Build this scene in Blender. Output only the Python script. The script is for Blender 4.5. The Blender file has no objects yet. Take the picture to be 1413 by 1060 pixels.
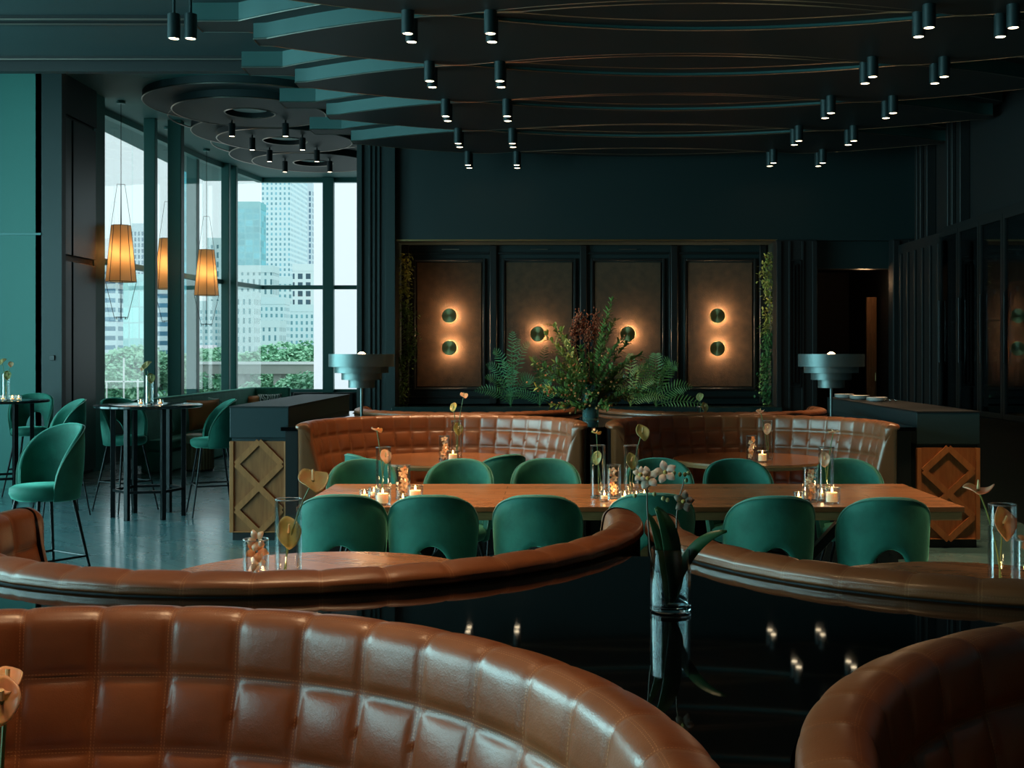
import bpy, math, random
from mathutils import Vector, Matrix, Euler
PI = math.pi
R = math.radians
sc = bpy.context.scene
COL = sc.collection
F = 1630.0
EYE = 1.6
def px(x, Y): return (x - 765.0) / F * Y
def pz(y, Y): return EYE - (y - 488.0) * Y / F

# ------------------------------------------------------------------ materials
def nodes_of(name):
    m = bpy.data.materials.new(name); m.use_nodes = True
    nt = m.node_tree; b = nt.nodes['Principled BSDF']
    return m, nt, b
def setin(b, **k):
    for n, v in k.items():
        n = n.replace('_', ' ')
        if n in b.inputs:
            b.inputs[n].default_value = v
def rgba(c): return (c[0], c[1], c[2], 1)
def noise_bump(nt, b, scale, strength, dist=0.01, coord='Object', detail=3):
    tc = nt.nodes.new('ShaderNodeTexCoord'); nz = nt.nodes.new('ShaderNodeTexNoise')
    nz.inputs['Scale'].default_value = scale; nz.inputs['Detail'].default_value = detail
    bp = nt.nodes.new('ShaderNodeBump'); bp.inputs['Strength'].default_value = strength; bp.inputs['Distance'].default_value = dist
    nt.links.new(tc.outputs[coord], nz.inputs['Vector']); nt.links.new(nz.outputs['Fac'], bp.inputs['Height'])
    nt.links.new(bp.outputs['Normal'], b.inputs['Normal'])
    return nz
def mat(name, col, rough=0.5, metal=0.0, bump=None, vary=None, **k):
    m, nt, b = nodes_of(name)
    b.inputs['Base Color'].default_value = rgba(col)
    b.inputs['Roughness'].default_value = rough; b.inputs['Metallic'].default_value = metal
    setin(b, **k)
    if bump: noise_bump(nt, b, bump[0], bump[1])
    if vary:   # (scale, second colour)
        tc = nt.nodes.new('ShaderNodeTexCoord'); nz = nt.nodes.new('ShaderNodeTexNoise')
        nz.inputs['Scale'].default_value = vary[0]; nz.inputs['Detail'].default_value = 5
        rp = nt.nodes.new('ShaderNodeValToRGB'); rp.color_ramp.elements[0].position = .35; rp.color_ramp.elements[1].position = .68
        rp.color_ramp.elements[0].color = rgba(col); rp.color_ramp.elements[1].color = rgba(vary[1])
        nt.links.new(tc.outputs['Object'], nz.inputs['Vector']); nt.links.new(nz.outputs['Fac'], rp.inputs['Fac'])
        nt.links.new(rp.outputs['Color'], b.inputs['Base Color'])
    return m
def emis(name, col, s):
    m, nt, b = nodes_of(name)
    b.inputs['Base Color'].default_value = rgba(col)
    b.inputs['Emission Color'].default_value = rgba(col); b.inputs['Emission Strength'].default_value = s
    return m
def thin_glass(name, tint, gloss=0.08, rough=0.0):
    m = bpy.data.materials.new(name); m.use_nodes = True; nt = m.node_tree; nt.nodes.clear()
    out = nt.nodes.new('ShaderNodeOutputMaterial'); mx = nt.nodes.new('ShaderNodeMixShader')
    tr = nt.nodes.new('ShaderNodeBsdfTransparent'); gl = nt.nodes.new('ShaderNodeBsdfGlossy'); fr = nt.nodes.new('ShaderNodeFresnel')
    fr.inputs['IOR'].default_value = 1.45
    tr.inputs['Color'].default_value = rgba(tint); gl.inputs['Roughness'].default_value = rough
    ml = nt.nodes.new('ShaderNodeMath'); ml.operation = 'MULTIPLY'; ml.inputs[1].default_value = gloss
    nt.links.new(fr.outputs[0], ml.inputs[0]); nt.links.new(ml.outputs[0], mx.inputs[0])
    nt.links.new(tr.outputs[0], mx.inputs[1]); nt.links.new(gl.outputs[0], mx.inputs[2]); nt.links.new(mx.outputs[0], out.inputs[0])
    return m
def wood_mat(name, c1, c2, scale=(1, 12, 12), rough=.35, rot=0, plank=None):
    m, nt, b = nodes_of(name)
    tc = nt.nodes.new('ShaderNodeTexCoord'); mp = nt.nodes.new('ShaderNodeMapping'); mp.inputs['Scale'].default_value = scale; mp.inputs['Rotation'].default_value = (0, 0, rot)
    nz = nt.nodes.new('ShaderNodeTexNoise'); nz.inputs['Scale'].default_value = 4; nz.inputs['Detail'].default_value = 6; nz.inputs['Distortion'].default_value = .6
    rp = nt.nodes.new('ShaderNodeValToRGB'); rp.color_ramp.elements[0].position = .3; rp.color_ramp.elements[1].position = .72
    rp.color_ramp.elements[0].color = rgba(c1); rp.color_ramp.elements[1].color = rgba(c2)
    nt.links.new(tc.outputs['Object'], mp.inputs[0]); nt.links.new(mp.outputs[0], nz.inputs['Vector']); nt.links.new(nz.outputs['Fac'], rp.inputs[0])
    last = rp.outputs[0]
    if plank:
        br = nt.nodes.new('ShaderNodeTexBrick'); br.inputs['Scale'].default_value = 1
        br.inputs['Brick Width'].default_value = plank[0]; br.inputs['Row Height'].default_value = plank[1]; br.inputs['Mortar Size'].default_value = plank[2]
        br.inputs['Color1'].default_value = (1, 1, 1, 1); br.inputs['Color2'].default_value = (.72, .72, .72, 1); br.inputs['Mortar'].default_value = (.35, .35, .35, 1)
        m2 = nt.nodes.new('ShaderNodeMapping'); m2.inputs['Rotation'].default_value = (0, 0, plank[3] if len(plank) > 3 else 0)
        nt.links.new(tc.outputs['Object'], m2.inputs[0]); nt.links.new(m2.outputs[0], br.inputs['Vector'])
        mm = nt.nodes.new('ShaderNodeMix'); mm.data_type = 'RGBA'; mm.blend_type = 'MULTIPLY'; mm.inputs[0].default_value = 1
        nt.links.new(last, mm.inputs[6]); nt.links.new(br.outputs[0], mm.inputs[7]); last = mm.outputs[2]
    nt.links.new(last, b.inputs['Base Color'])
    b.inputs['Roughness'].default_value = rough
    bp = nt.nodes.new('ShaderNodeBump'); bp.inputs['Strength'].default_value = .05; bp.inputs['Distance'].default_value = .002
    nt.links.new(nz.outputs['Fac'], bp.inputs['Height']); nt.links.new(bp.outputs[0], b.inputs['Normal'])
    return m

def leather_mat():
    m, nt, b = nodes_of('tan_leather')
    N = nt.nodes.new; L = nt.links.new
    tc = N('ShaderNodeTexCoord'); nz = N('ShaderNodeTexNoise'); nz.inputs['Scale'].default_value = 5; nz.inputs['Detail'].default_value = 4
    rp = N('ShaderNodeValToRGB'); rp.color_ramp.elements[0].position = .3; rp.color_ramp.elements[1].position = .75
    rp.color_ramp.elements[0].color = (.20, .062, .022, 1); rp.color_ramp.elements[1].color = (.28, .092, .033, 1)
    L(tc.outputs['Object'], nz.inputs['Vector']); L(nz.outputs['Fac'], rp.inputs[0])
    # stitches beside the seams, from the quilting's own uv (one unit per square)
    sp = N('ShaderNodeSeparateXYZ'); L(tc.outputs['UV'], sp.inputs[0])
    def math_(op, a, bb=None):
        n = N('ShaderNodeMath'); n.operation = op
        for i, v in enumerate((a, bb)):
            if v is None: continue
            if isinstance(v, (int, float)): n.inputs[i].default_value = v
            else: L(v, n.inputs[i])
        return n.outputs[0]
    def stitch(a, bq):
        d = math_('ABSOLUTE', math_('SUBTRACT', math_('FRACT', math_('ADD', a, .5)), .5))
        near = math_('LESS_THAN', math_('ABSOLUTE', math_('SUBTRACT', d, .024)), .005)
        dash = math_('GREATER_THAN', math_('FRACT', math_('MULTIPLY', bq, 22)), .4)
        return math_('MULTIPLY', near, dash)
    st = math_('MAXIMUM', stitch(sp.outputs[0], sp.outputs[1]), stitch(sp.outputs[1], sp.outputs[0]))
    st = math_('MULTIPLY', st, .5)
    mx = N('ShaderNodeMix'); mx.data_type = 'RGBA'
    L(st, mx.inputs[0]); L(rp.outputs[0], mx.inputs[6]); mx.inputs[7].default_value = (.62, .30, .14, 1)
    L(mx.outputs[2], b.inputs['Base Color'])
    b.inputs['Roughness'].default_value = .33
    b.inputs['Specular IOR Level'].default_value = .6
    setin(b, Coat_Weight=.18, Coat_Roughness=.28)
    v = N('ShaderNodeTexVoronoi'); v.inputs['Scale'].default_value = 330
    n2 = N('ShaderNodeTexNoise'); n2.inputs['Scale'].default_value = 22; n2.inputs['Detail'].default_value = 5
    L(tc.outputs['Object'], v.inputs['Vector']); L(tc.outputs['Object'], n2.inputs['Vector'])
    ad = math_('ADD', math_('MULTIPLY', v.outputs['Distance'], .12), n2.outputs['Fac'])
    bp = N('ShaderNodeBump'); bp.inputs['Strength'].default_value = .22; bp.inputs['Distance'].default_value = .006
    L(ad, bp.inputs['Height']); L(bp.outputs[0], b.inputs['Normal'])
    return m

def facade(name, wall, glass, sx, sy, mort=.3, rough=.6):
    # wall with a regular grid of windows, in metres
    m, nt, b = nodes_of(name)
    N = nt.nodes.new; L = nt.links.new
    tc = N('ShaderNodeTexCoord'); sp = N('ShaderNodeSeparateXYZ'); L(tc.outputs['Object'], sp.inputs[0])
    ad = N('ShaderNodeMath'); ad.operation = 'ADD'; L(sp.outputs[0], ad.inputs[0]); L(sp.outputs[1], ad.inputs[1])
    cb = N('ShaderNodeCombineXYZ'); L(ad.outputs[0], cb.inputs[0]); L(sp.outputs[2], cb.inputs[1])
    br = N('ShaderNodeTexBrick'); br.offset = 0; br.inputs['Scale'].default_value = 1
    br.inputs['Brick Width'].default_value = sx; br.inputs['Row Height'].default_value = sy; br.inputs['Mortar Size'].default_value = mort
    br.inputs['Mortar Smooth'].default_value = 0
    br.inputs['Color1'].default_value = rgba(glass); br.inputs['Color2'].default_value = rgba([min(1, g * 1.7) for g in glass]); br.inputs['Mortar'].default_value = rgba(wall)
    L(cb.outputs[0], br.inputs['Vector']); L(br.outputs[0], b.inputs['Base Color'])
    b.inputs['Roughness'].default_value = rough
    return m

M = {}
M['leather'] = leather_mat()
M['black_shell'] = mat('black_laminate', (.003, .0035, .004), .5, bump=(30, .1))
M['slab'] = mat('black_gloss_stone', (.0015, .0018, .002), .028)
M['velvet'] = mat('green_velvet', (.006, .105, .072), .75, vary=(7, (.014, .17, .118)), bump=(60, .12), Sheen_Weight=.7, Sheen_Roughness=.35, Sheen_Tint=(.25, .85, .65, 1))
M['velvet_edge'] = mat('green_piping_highlight', (.05, .2, .13), .5, Sheen_Weight=.5)  # painted highlight on chair rims, real piping on cushions
M['black_metal'] = mat('black_metal', (.008, .009, .01), .35, .6)
M['tabletop'] = wood_mat('orange_oak', (.42, .155, .058), (.56, .23, .09), (2, 16, 16), .26, plank=(1.4, .14, .0015))
M['round_top'] = wood_mat('orange_oak_round', (.33, .12, .045), (.46, .185, .075), (2, 16, 16), .24, rot=.5, plank=(.8, .12, .001, .6))
M['table_edge'] = wood_mat('oak_edge', (.26, .13, .05), (.36, .19, .08), (2, 20, 20), .4)
M['lattice'] = wood_mat('lattice_oak', (.27, .085, .022), (.40, .14, .04), (10, 10, 1.2), .45)
M['lattice_raised'] = wood_mat('lattice_oak_raised', (.36, .125, .036), (.50, .18, .055), (8, 8, 2), .42)
M['station'] = mat('dark_teal_laminate', (.010, .028, .032), .45, bump=(40, .05))
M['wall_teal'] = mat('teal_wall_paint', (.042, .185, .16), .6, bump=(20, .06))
M['wall_dark'] = mat('dark_teal_panel', (.0042, .0165, .017), .5, bump=(15, .05))
M['wall_shaded'] = mat('shaded_panel', (.0022, .0032, .0034), .6, bump=(15, .05))  # darker copy of wall_dark, shade of the cabinet side put in the colour
M['ceiling'] = mat('dark_ceiling_paint', (.009, .024, .026), .6, bump=(12, .04))
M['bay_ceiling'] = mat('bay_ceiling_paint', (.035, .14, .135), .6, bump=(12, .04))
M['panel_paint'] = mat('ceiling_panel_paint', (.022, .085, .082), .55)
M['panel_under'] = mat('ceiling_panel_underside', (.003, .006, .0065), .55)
M['mullion'] = mat('teal_mullion', (.045, .20, .19), .45)
M['brass'] = mat('brass', (.55, .36, .17), .3, 1.0)
M['brass_dim'] = mat('bronze_strip', (.34, .30, .26), .32, 1.0)
M['floor'] = None
M['glass'] = thin_glass('window_glass', (.95, .995, .99), .35)
M['vase_glass'] = thin_glass('vase_glass', (.97, .98, .98), .5, .01)
M['wine_glass'] = thin_glass('cabinet_glass', (.45, .55, .58), .8)
M['water'] = thin_glass('vase_water', (.75, .85, .78), .3)
M['wax'] = mat('candle_wax', (.85, .66, .40), .5, Subsurface_Weight=.3, Emission_Color=(1, .55, .2, 1), Emission_Strength=.35)
M['flame'] = emis('candle_flame', (1, .62, .22), 18)
M['lens'] = emis('spot_lens', (1, .80, .52), 9)
M['lens_cool'] = emis('spot_lens_dim', (1, .66, .36), 4)
M['spot_body'] = mat('spot_body', (.016, .032, .034), .42, .3)
M['stem'] = mat('flower_stem', (.10, .16, .04), .5)
M['stem_brown'] = mat('brown_stem', (.09, .06, .03), .5)
M['spathe_pink'] = mat('spathe_pink', (.80, .33, .20), .35, Subsurface_Weight=.2, vary=(30, (.72, .40, .24)))
M['spathe_green'] = mat('spathe_green', (.30, .36, .14), .35, vary=(25, (.48, .40, .16)))
M['spathe_brown'] = mat('spathe_brown', (.33, .19, .08), .35, vary=(25, (.28, .26, .10)))
M['spathe_yellow'] = mat('spathe_yellow', (.66, .42, .10), .35, vary=(25, (.40, .38, .12)))
M['spadix'] = mat('spadix', (.75, .52, .25), .5)
M['orchid'] = mat('orchid_petal', (.80, .32, .15), .4, Subsurface_Weight=.2, vary=(40, (.82, .50, .28)))
M['orchid_pale'] = mat('pale_orchid_petal', (.85, .72, .55), .4, vary=(60, (.75, .48, .38)))
M['leaf_dark'] = mat('dark_leaf', (.018, .075, .028), .35, vary=(9, (.035, .12, .04)))
M['leaf_mid'] = mat('mid_leaf', (.10, .22, .055), .45, vary=(7, (.22, .34, .09)))
M['leaf_light'] = mat('light_leaf', (.32, .38, .08), .45, vary=(7, (.46, .44, .13)))
M['leaf_fern'] = mat('fern_leaf', (.06, .22, .09), .5, vary=(6, (.14, .30, .09)))
M['berry'] = mat('red_berry', (.50, .11, .04), .3, vary=(3, (.62, .34, .12)))
M['bloom'] = mat('rust_bloom', (.32, .06, .025), .8, vary=(30, (.45, .13, .05)), bump=(80, .5))
M['lamp_metal'] = mat('brushed_grey_metal', (.13, .17, .17), .42, .7)
M['fabric_panel'] = mat('brown_fabric_panel', (.095, .05, .026), .9, vary=(9, (.06, .034, .018)), bump=(90, .25))
M['moulding'] = mat('dark_moulding', (.003, .004, .004), .45)
M['marble'] = mat('dark_green_stone', (.012, .03, .03), .2, vary=(4, (.03, .05, .045)))
M['shade'] = None
M['cushion_orange'] = mat('orange_cushion', (.75, .28, .085), .6, Sheen_Weight=.4)
M['ottoman_top'] = mat('beige_leather', (.42, .36, .22), .5)
M['ottoman_side'] = mat('fluted_oak', (.17, .11, .045), .5)
M['white_wall'] = mat('white_render', (.80, .79, .86), .8)
M['street'] = mat('street_paving', (.33, .34, .33), .85, vary=(.2, (.22, .27, .22)))
M['tree_leaf'] = mat('tree_leaf', (.15, .42, .26), .7, vary=(.6, (.34, .62, .42)))
M['trunk'] = mat('tree_bark', (.08, .07, .05), .9)
M['post_white'] = mat('white_steel', (.7, .75, .75), .5)
M['china'] = mat('white_china', (.75, .74, .72), .2)
M['bottle'] = mat('dark_bottle_glass', (.006, .012, .010), .08)
M['foil'] = mat('bottle_foil', (.35, .33, .30), .3, .8)
M['door_wood'] = wood_mat('door_wood', (.22, .10, .04), (.34, .16, .07), (8, 8, 1), .4)
M['black_sign'] = mat('switch_plate', (.01, .012, .012), .4)
M['grey_plate'] = mat('grey_plate', (.30, .36, .36), .5)

def floor_mat():
    m, nt, b = nodes_of('dark_parquet')
    N = nt.nodes.new; L = nt.links.new
    tc = N('ShaderNodeTexCoord')
    mp = N('ShaderNodeMapping'); mp.inputs['Rotation'].default_value = (0, 0, .78); L(tc.outputs['Object'], mp.inputs[0])
    br = N('ShaderNodeTexBrick'); br.inputs['Scale'].default_value = 1; br.inputs['Brick Width'].default_value = .9; br.inputs['Row Height'].default_value = .12; br.inputs['Mortar Size'].default_value = .002
    br.inputs['Color1'].default_value = (.085, .20, .22, 1); br.inputs['Color2'].default_value = (.13, .26, .27, 1); br.inputs['Mortar'].default_value = (.01, .012, .013, 1)
    L(mp.outputs[0], br.inputs['Vector']); L(br.outputs[0], b.inputs['Base Color'])
    nz = N('ShaderNodeTexNoise'); nz.inputs['Scale'].default_value = 2.2; nz.inputs['Detail'].default_value = 7; L(tc.outputs['Object'], nz.inputs['Vector'])
    mr = N('ShaderNodeMapRange'); mr.inputs['To Min'].default_value = .2; mr.inputs['To Max'].default_value = .36; L(nz.outputs['Fac'], mr.inputs[0]); L(mr.outputs[0], b.inputs['Roughness'])
    n2 = N('ShaderNodeTexNoise'); n2.inputs['Scale'].default_value = 5; L(tc.outputs['Object'], n2.inputs['Vector'])
    bp = N('ShaderNodeBump'); bp.inputs['Strength'].default_value = .06; bp.inputs['Distance'].default_value = .01; L(n2.outputs['Fac'], bp.inputs['Height']); L(bp.outputs[0], b.inputs['Normal'])
    b.inputs['Specular IOR Level'].default_value = .9
    setin(b, Coat_Weight=.6, Coat_Roughness=.14, Coat_IOR=1.5)
    return m
M['floor'] = floor_mat()
def shade_mat():
    m = bpy.data.materials.new('amber_shade'); m.use_nodes = True; nt = m.node_tree; nt.nodes.clear()
    N = nt.nodes.new; L = nt.links.new
    o = N('ShaderNodeOutputMaterial'); d = N('ShaderNodeBsdfDiffuse'); t = N('ShaderNodeBsdfTranslucent'); mx = N('ShaderNodeMixShader'); mx.inputs[0].default_value = .6
    d.inputs[0].default_value = (.45, .26, .10, 1); t.inputs[0].default_value = (.85, .58, .32, 1)
    L(d.outputs[0], mx.inputs[1]); L(t.outputs[0], mx.inputs[2]); L(mx.outputs[0], o.inputs[0])
    return m
M['shade'] = shade_mat()
def pattern_mat():
    m, nt, b = nodes_of('patterned_cushion'); N = nt.nodes.new; L = nt.links.new
    tc = N('ShaderNodeTexCoord'); w = N('ShaderNodeTexWave'); w.inputs['Scale'].default_value = 9; w.inputs['Distortion'].default_value = 14; w.inputs['Detail'].default_value = 2
    rp = N('ShaderNodeValToRGB'); rp.color_ramp.interpolation = 'CONSTANT'; rp.color_ramp.elements[0].color = (.01, .05, .045, 1); rp.color_ramp.elements[1].color = (.6, .75, .68, 1); rp.color_ramp.elements[1].position = .6
    L(tc.outputs['Object'], w.inputs['Vector']); L(w.outputs['Fac'], rp.inputs[0]); L(rp.outputs[0], b.inputs['Base Color'])
    return m
M['pattern'] = pattern_mat()

# ------------------------------------------------------------------ mesh builder
class MB:
    def __init__(s): s.v = []; s.f = []; s.uv = None
    def add(s, vs, fs, mtx=None):
        o = len(s.v)
        s.v += [tuple(mtx @ Vector(v)) if mtx else tuple(v) for v in vs]
        s.f += [tuple(i + o for i in f) for f in fs]
        return s
    def box(s, a, b, mtx=None):
        x0, y0, z0 = a; x1, y1, z1 = b
        vs = [(x0, y0, z0), (x1, y0, z0), (x1, y1, z0), (x0, y1, z0), (x0, y0, z1), (x1, y0, z1), (x1, y1, z1), (x0, y1, z1)]
        return s.add(vs, [(0, 3, 2, 1), (4, 5, 6, 7), (0, 1, 5, 4), (1, 2, 6, 5), (2, 3, 7, 6), (3, 0, 4, 7)], mtx)
    def bar(s, p, q, w, h, up=(0, 0, 1)):
        p = Vector(p); q = Vector(q); d = (q - p).normalized(); up = Vector(up)
        if abs(d.dot(up)) > .99: up = Vector((1, 0, 0))
        a = d.cross(up).normalized(); b = a.cross(d).normalized()
        vs = [e + a * i * w / 2 + b * j * h / 2 for e in (p, q) for i, j in ((-1, -1), (1, -1), (1, 1), (-1, 1))]
        return s.add(vs, [(0, 1, 2, 3), (7, 6, 5, 4), (0, 4, 5, 1), (1, 5, 6, 2), (2, 6, 7, 3), (3, 7, 4, 0)])
    def lathe(s, prof, n=32, c=(0, 0, 0), mtx=None, close=False):
        vs = []; fs = []; k = len(prof)
        for i in range(n):
            a = 2 * PI * i / n
            for r, z in prof: vs.append((c[0] + r * math.cos(a), c[1] + r * math.sin(a), c[2] + z))
        for i in range(n):
            j = (i + 1) % n
            for t in range(k if close else k - 1):
                u = (t + 1) % k
                fs.append((i * k + t, j * k + t, j * k + u, i * k + u))
        if not close:
            if prof[0][0] > 1e-6: fs.append(tuple(i * k for i in range(n))[::-1])
            if prof[-1][0] > 1e-6: fs.append(tuple(i * k + k - 1 for i in range(n)))
        return s.add(vs, fs, mtx)
    def tube(s, pts, r, n=8, r1=None):
        pts = [Vector(p) for p in pts]; vs = []; fs = []
        m = len(pts); prev = None
        for i, p in enumerate(pts):
            d = (pts[min(i + 1, m - 1)] - pts[max(i - 1, 0)]).normalized()
            if prev is None:
                up = Vector((0, 0, 1)) if abs(d.z) < .9 else Vector((1, 0, 0)); a = d.cross(up).normalized()
            else:
                a = (prev - d * prev.dot(d)).normalized()
            prev = a; b = d.cross(a)
            rr = r if r1 is None else r + (r1 - r) * i / (m - 1)
            for k in range(n):
                t = 2 * PI * k / n; vs.append(p + (a * math.cos(t) + b * math.sin(t)) * rr)
        for i in range(m - 1):
            for k in range(n):
                q = (k + 1) % n; fs.append((i * n + k, i * n + q, (i + 1) * n + q, (i + 1) * n + k))
        fs.append(tuple(range(n))[::-1]); fs.append(tuple((m - 1) * n + k for k in range(n)))
        return s.add(vs, fs)
    def ring(s, c, r, t, n=48, m=8):
        vs = []; fs = []
        for i in range(n):
            a = 2 * PI * i / n
            for j in range(m):
                b = 2 * PI * j / m; q = r + t * math.cos(b)
                vs.append((c[0] + q * math.cos(a), c[1] + q * math.sin(a), c[2] + t * math.sin(b)))
        for i in range(n):
            for j in range(m):
                i2 = (i + 1) % n; j2 = (j + 1) % m; fs.append((i * m + j, i2 * m + j, i2 * m + j2, i * m + j2))
        return s.add(vs, fs)
    def prism(s, outline, z0, z1):
        n = len(outline)
        vs = [(x, y, z0) for x, y in outline] + [(x, y, z1) for x, y in outline]
        fs = [tuple(range(n))[::-1], tuple(range(n, 2 * n))] + [(i, (i + 1) % n, n + (i + 1) % n, n + i) for i in range(n)]
        return s.add(vs, fs)
    def grid(s, fn, nu, nv, wu=False, wv=False, mtx=None):
        vs = [fn(i / nu if wu else i / (nu - 1), j / nv if wv else j / (nv - 1)) for i in range(nu) for j in range(nv)]
        fs = []
        for i in range(nu if wu else nu - 1):
            for j in range(nv if wv else nv - 1):
                a = (i + 1) % nu; b = (j + 1) % nv
                fs.append((i * nv + j, a * nv + j, a * nv + b, i * nv + b))
        return s.add(vs, fs, mtx)
    def ball(s, c, r, n=8, m=6, sz=1.0):
        vs = [(c[0], c[1], c[2] - r * sz)]; fs = []
        for j in range(1, m):
            t = -PI / 2 + PI * j / m
            for i in range(n):
                a = 2 * PI * i / n; vs.append((c[0] + r * math.cos(t) * math.cos(a), c[1] + r * math.cos(t) * math.sin(a), c[2] + r * sz * math.sin(t)))
        vs.append((c[0], c[1], c[2] + r * sz)); last = len(vs) - 1
        for i in range(n): fs.append((0, 1 + (i + 1) % n, 1 + i)); fs.append((last, 1 + (m - 2) * n + i, 1 + (m - 2) * n + (i + 1) % n))
        for j in range(m - 2):
            for i in range(n):
                q = (i + 1) % n; fs.append((1 + j * n + i, 1 + j * n + q, 1 + (j + 1) * n + q, 1 + (j + 1) * n + i))
        return s.add(vs, fs)
    def build(s, name, m, parent=None, smooth=40, bevel=0, subsurf=0, flip=False):
        me = bpy.data.meshes.new(name); me.from_pydata(s.v, [], s.f); me.update()
        import bmesh
        bm = bmesh.new(); bm.from_mesh(me)
        bmesh.ops.recalc_face_normals(bm, faces=bm.faces)
        bm.to_mesh(me); bm.free()
        if s.uv is not None:
            ul = me.uv_layers.new(name='UVMap')
            for lp in me.loops: ul.data[lp.index].uv = s.uv[lp.vertex_index]
        if smooth:
            me.shade_smooth(); me.set_sharp_from_angle(angle=R(smooth))
        me.materials.append(m if not isinstance(m, str) else M[m])
        o = bpy.data.objects.new(name, me); COL.objects.link(o)
        if parent: o.parent = parent
        if bevel:
            b = o.modifiers.new('b', 'BEVEL'); b.width = bevel; b.segments = 2; b.limit_method = 'ANGLE'
        if subsurf:
            b = o.modifiers.new('s', 'SUBSURF'); b.levels = subsurf; b.render_levels = subsurf
        return o
def tag(o, label=None, cat=None, group=None, kind=None):
    if label: o['label'] = label
    if cat: o['category'] = cat
    if group: o['group'] = group
    if kind: o['kind'] = kind
    return o
def empty(name, loc=(0, 0, 0), rz=0, **k):
    o = bpy.data.objects.new(name, None); COL.objects.link(o); o.location = loc; o.rotation_euler = (0, 0, rz); o.empty_display_size = .05
    return tag(o, **k)
KIDS = {}
def children(o):
    return [c for c in COL.objects if c.parent == o]
def clone(o, loc, rz=0, label=None, group=None, scale=None, parent=None, cat=None):
    c = o.copy(); COL.objects.link(c); c.location = loc; c.rotation_euler = (c.rotation_euler[0], c.rotation_euler[1], rz)
    if scale: c.scale = scale if not isinstance(scale, (int, float)) else (scale,) * 3
    if label: c['label'] = label
    if group: c['group'] = group
    for ch in children(o):
        d = ch.copy(); COL.objects.link(d); d.parent = c
        for g in children(ch):
            e = g.copy(); COL.objects.link(e); e.parent = d
    return c
class Proto:
    """first placement moves the source itself, later ones copy it"""
    def __init__(s, o): s.o = o; s.used = False
    def put(s, loc, rz=0, label=None, group=None, scale=None):
        if s.used: return clone(s.o, loc, rz, label, group, scale)
        s.used = True; o = s.o; o.location = loc; o.rotation_euler = (o.rotation_euler[0], o.rotation_euler[1], rz)
        if scale: o.scale = (scale,) * 3 if isinstance(scale, (int, float)) else scale
        tag(o, label, None, group); return o
NT = [0]
def trim(mb, m, parent=None, **k):
    NT[0] += 1
    o = mb.build('trim_%d' % NT[0], m, parent, **k)
    if not parent: o['kind'] = 'structure'
    return o
def struct(name, mb, m, **k):
    o = mb.build(name, m, None, **k); o['kind'] = 'structure'; return o
def light(name, typ, loc, energy, col, parent=None, **k):
    l = bpy.data.lights.new(name, typ); l.energy = energy; l.color = col
    for a, v in k.items(): setattr(l, a, v)
    o = bpy.data.objects.new(name, l); COL.objects.link(o); o.location = loc
    if parent: o.parent = parent
    return o
# ================================================================== ROOM SHELL
HC = 4.45      # main ceiling
HL = 4.17      # underside of the hanging ceiling panels
HB = 5.15      # bay ceiling
XL, XR, YB = -9.0, 4.84, 16.0
struct('floor', MB().box((XL - .1, -4, -.1), (XR + .2, 24.2, 0)), M['floor'], smooth=0)
c = MB()
c.box((XL, -4, HC), (XR + .2, 11.5, HC + .9)); c.box((-2.5, 11.5, HC), (XR + .2, YB + .6, HC + .9))
struct('ceiling', c, M['ceiling'], smooth=0)
c = MB().box((-7.2, 11.5, HB), (-2.5, 24.3, HB + .2)).box((-9, 11.5, HB), (-7.2, 14.2, HB + .2))
c.box((-5.3, 14.6, HB - .003), (-4.7, 14.63, HB + .01)).box((-5.3, 15.2, HB - .003), (-4.7, 15.23, HB + .01)).box((-7, 13.7, HB - .003), (-2.6, 13.72, HB + .01))
trim(c, M['bay_ceiling'], smooth=0)
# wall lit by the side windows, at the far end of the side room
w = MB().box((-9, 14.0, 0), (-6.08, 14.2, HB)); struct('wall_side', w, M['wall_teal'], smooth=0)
t = MB().box((-9, 13.985, 3.005), (-6.08, 14.0, 3.03)); trim(t, M['mullion'], smooth=0)
# black folding doors between that wall and the window bay
w = MB().box((-6.15, 14.0, 0), (-5.84, 14.12, HB))      # dark post
w.box((-6.3, 14.12, HB - .5), (-6.2, 16.0, HB)).box((-6.35, 14.1, 0), (-6.25, 16.0, HB))
trim(w, M['wall_dark'], smooth=0)
for i, (a, b) in enumerate(((14.35, 15.15), (15.2, 15.95))):
    d = MB().box((-6.25, a, .05), (-6.19, b, 2.78)).box((-6.25, a, 2.86), (-6.19, b, HB - .55))
    o = d.build('door_%d' % (i + 1), mat('door_panel_%d' % i, (.022, .05, .056), .35), None, smooth=0, bevel=.006); o['kind'] = 'structure'
    if i == 0:
        MB().box((-6.19, 14.42, 1.22), (-6.17, 14.5, 1.28)).box((-6.19, 14.42, 1.12), (-6.17, 14.5, 1.18)).build('door_lock', M['grey_plate'], o, bevel=.003)
w = MB().box((-6.6, 16.0, 0), (-6.24, 16.4, HB)); trim(w, M['mullion'], smooth=0)
s = MB().box((-5.98, 13.98, 1.52), (-5.92, 14.0, 1.58)); tag(s.build('wall_switch', M['black_sign'], bevel=.003), 'small black square switch plate on the dark post beside the teal wall', 'switch')

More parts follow.
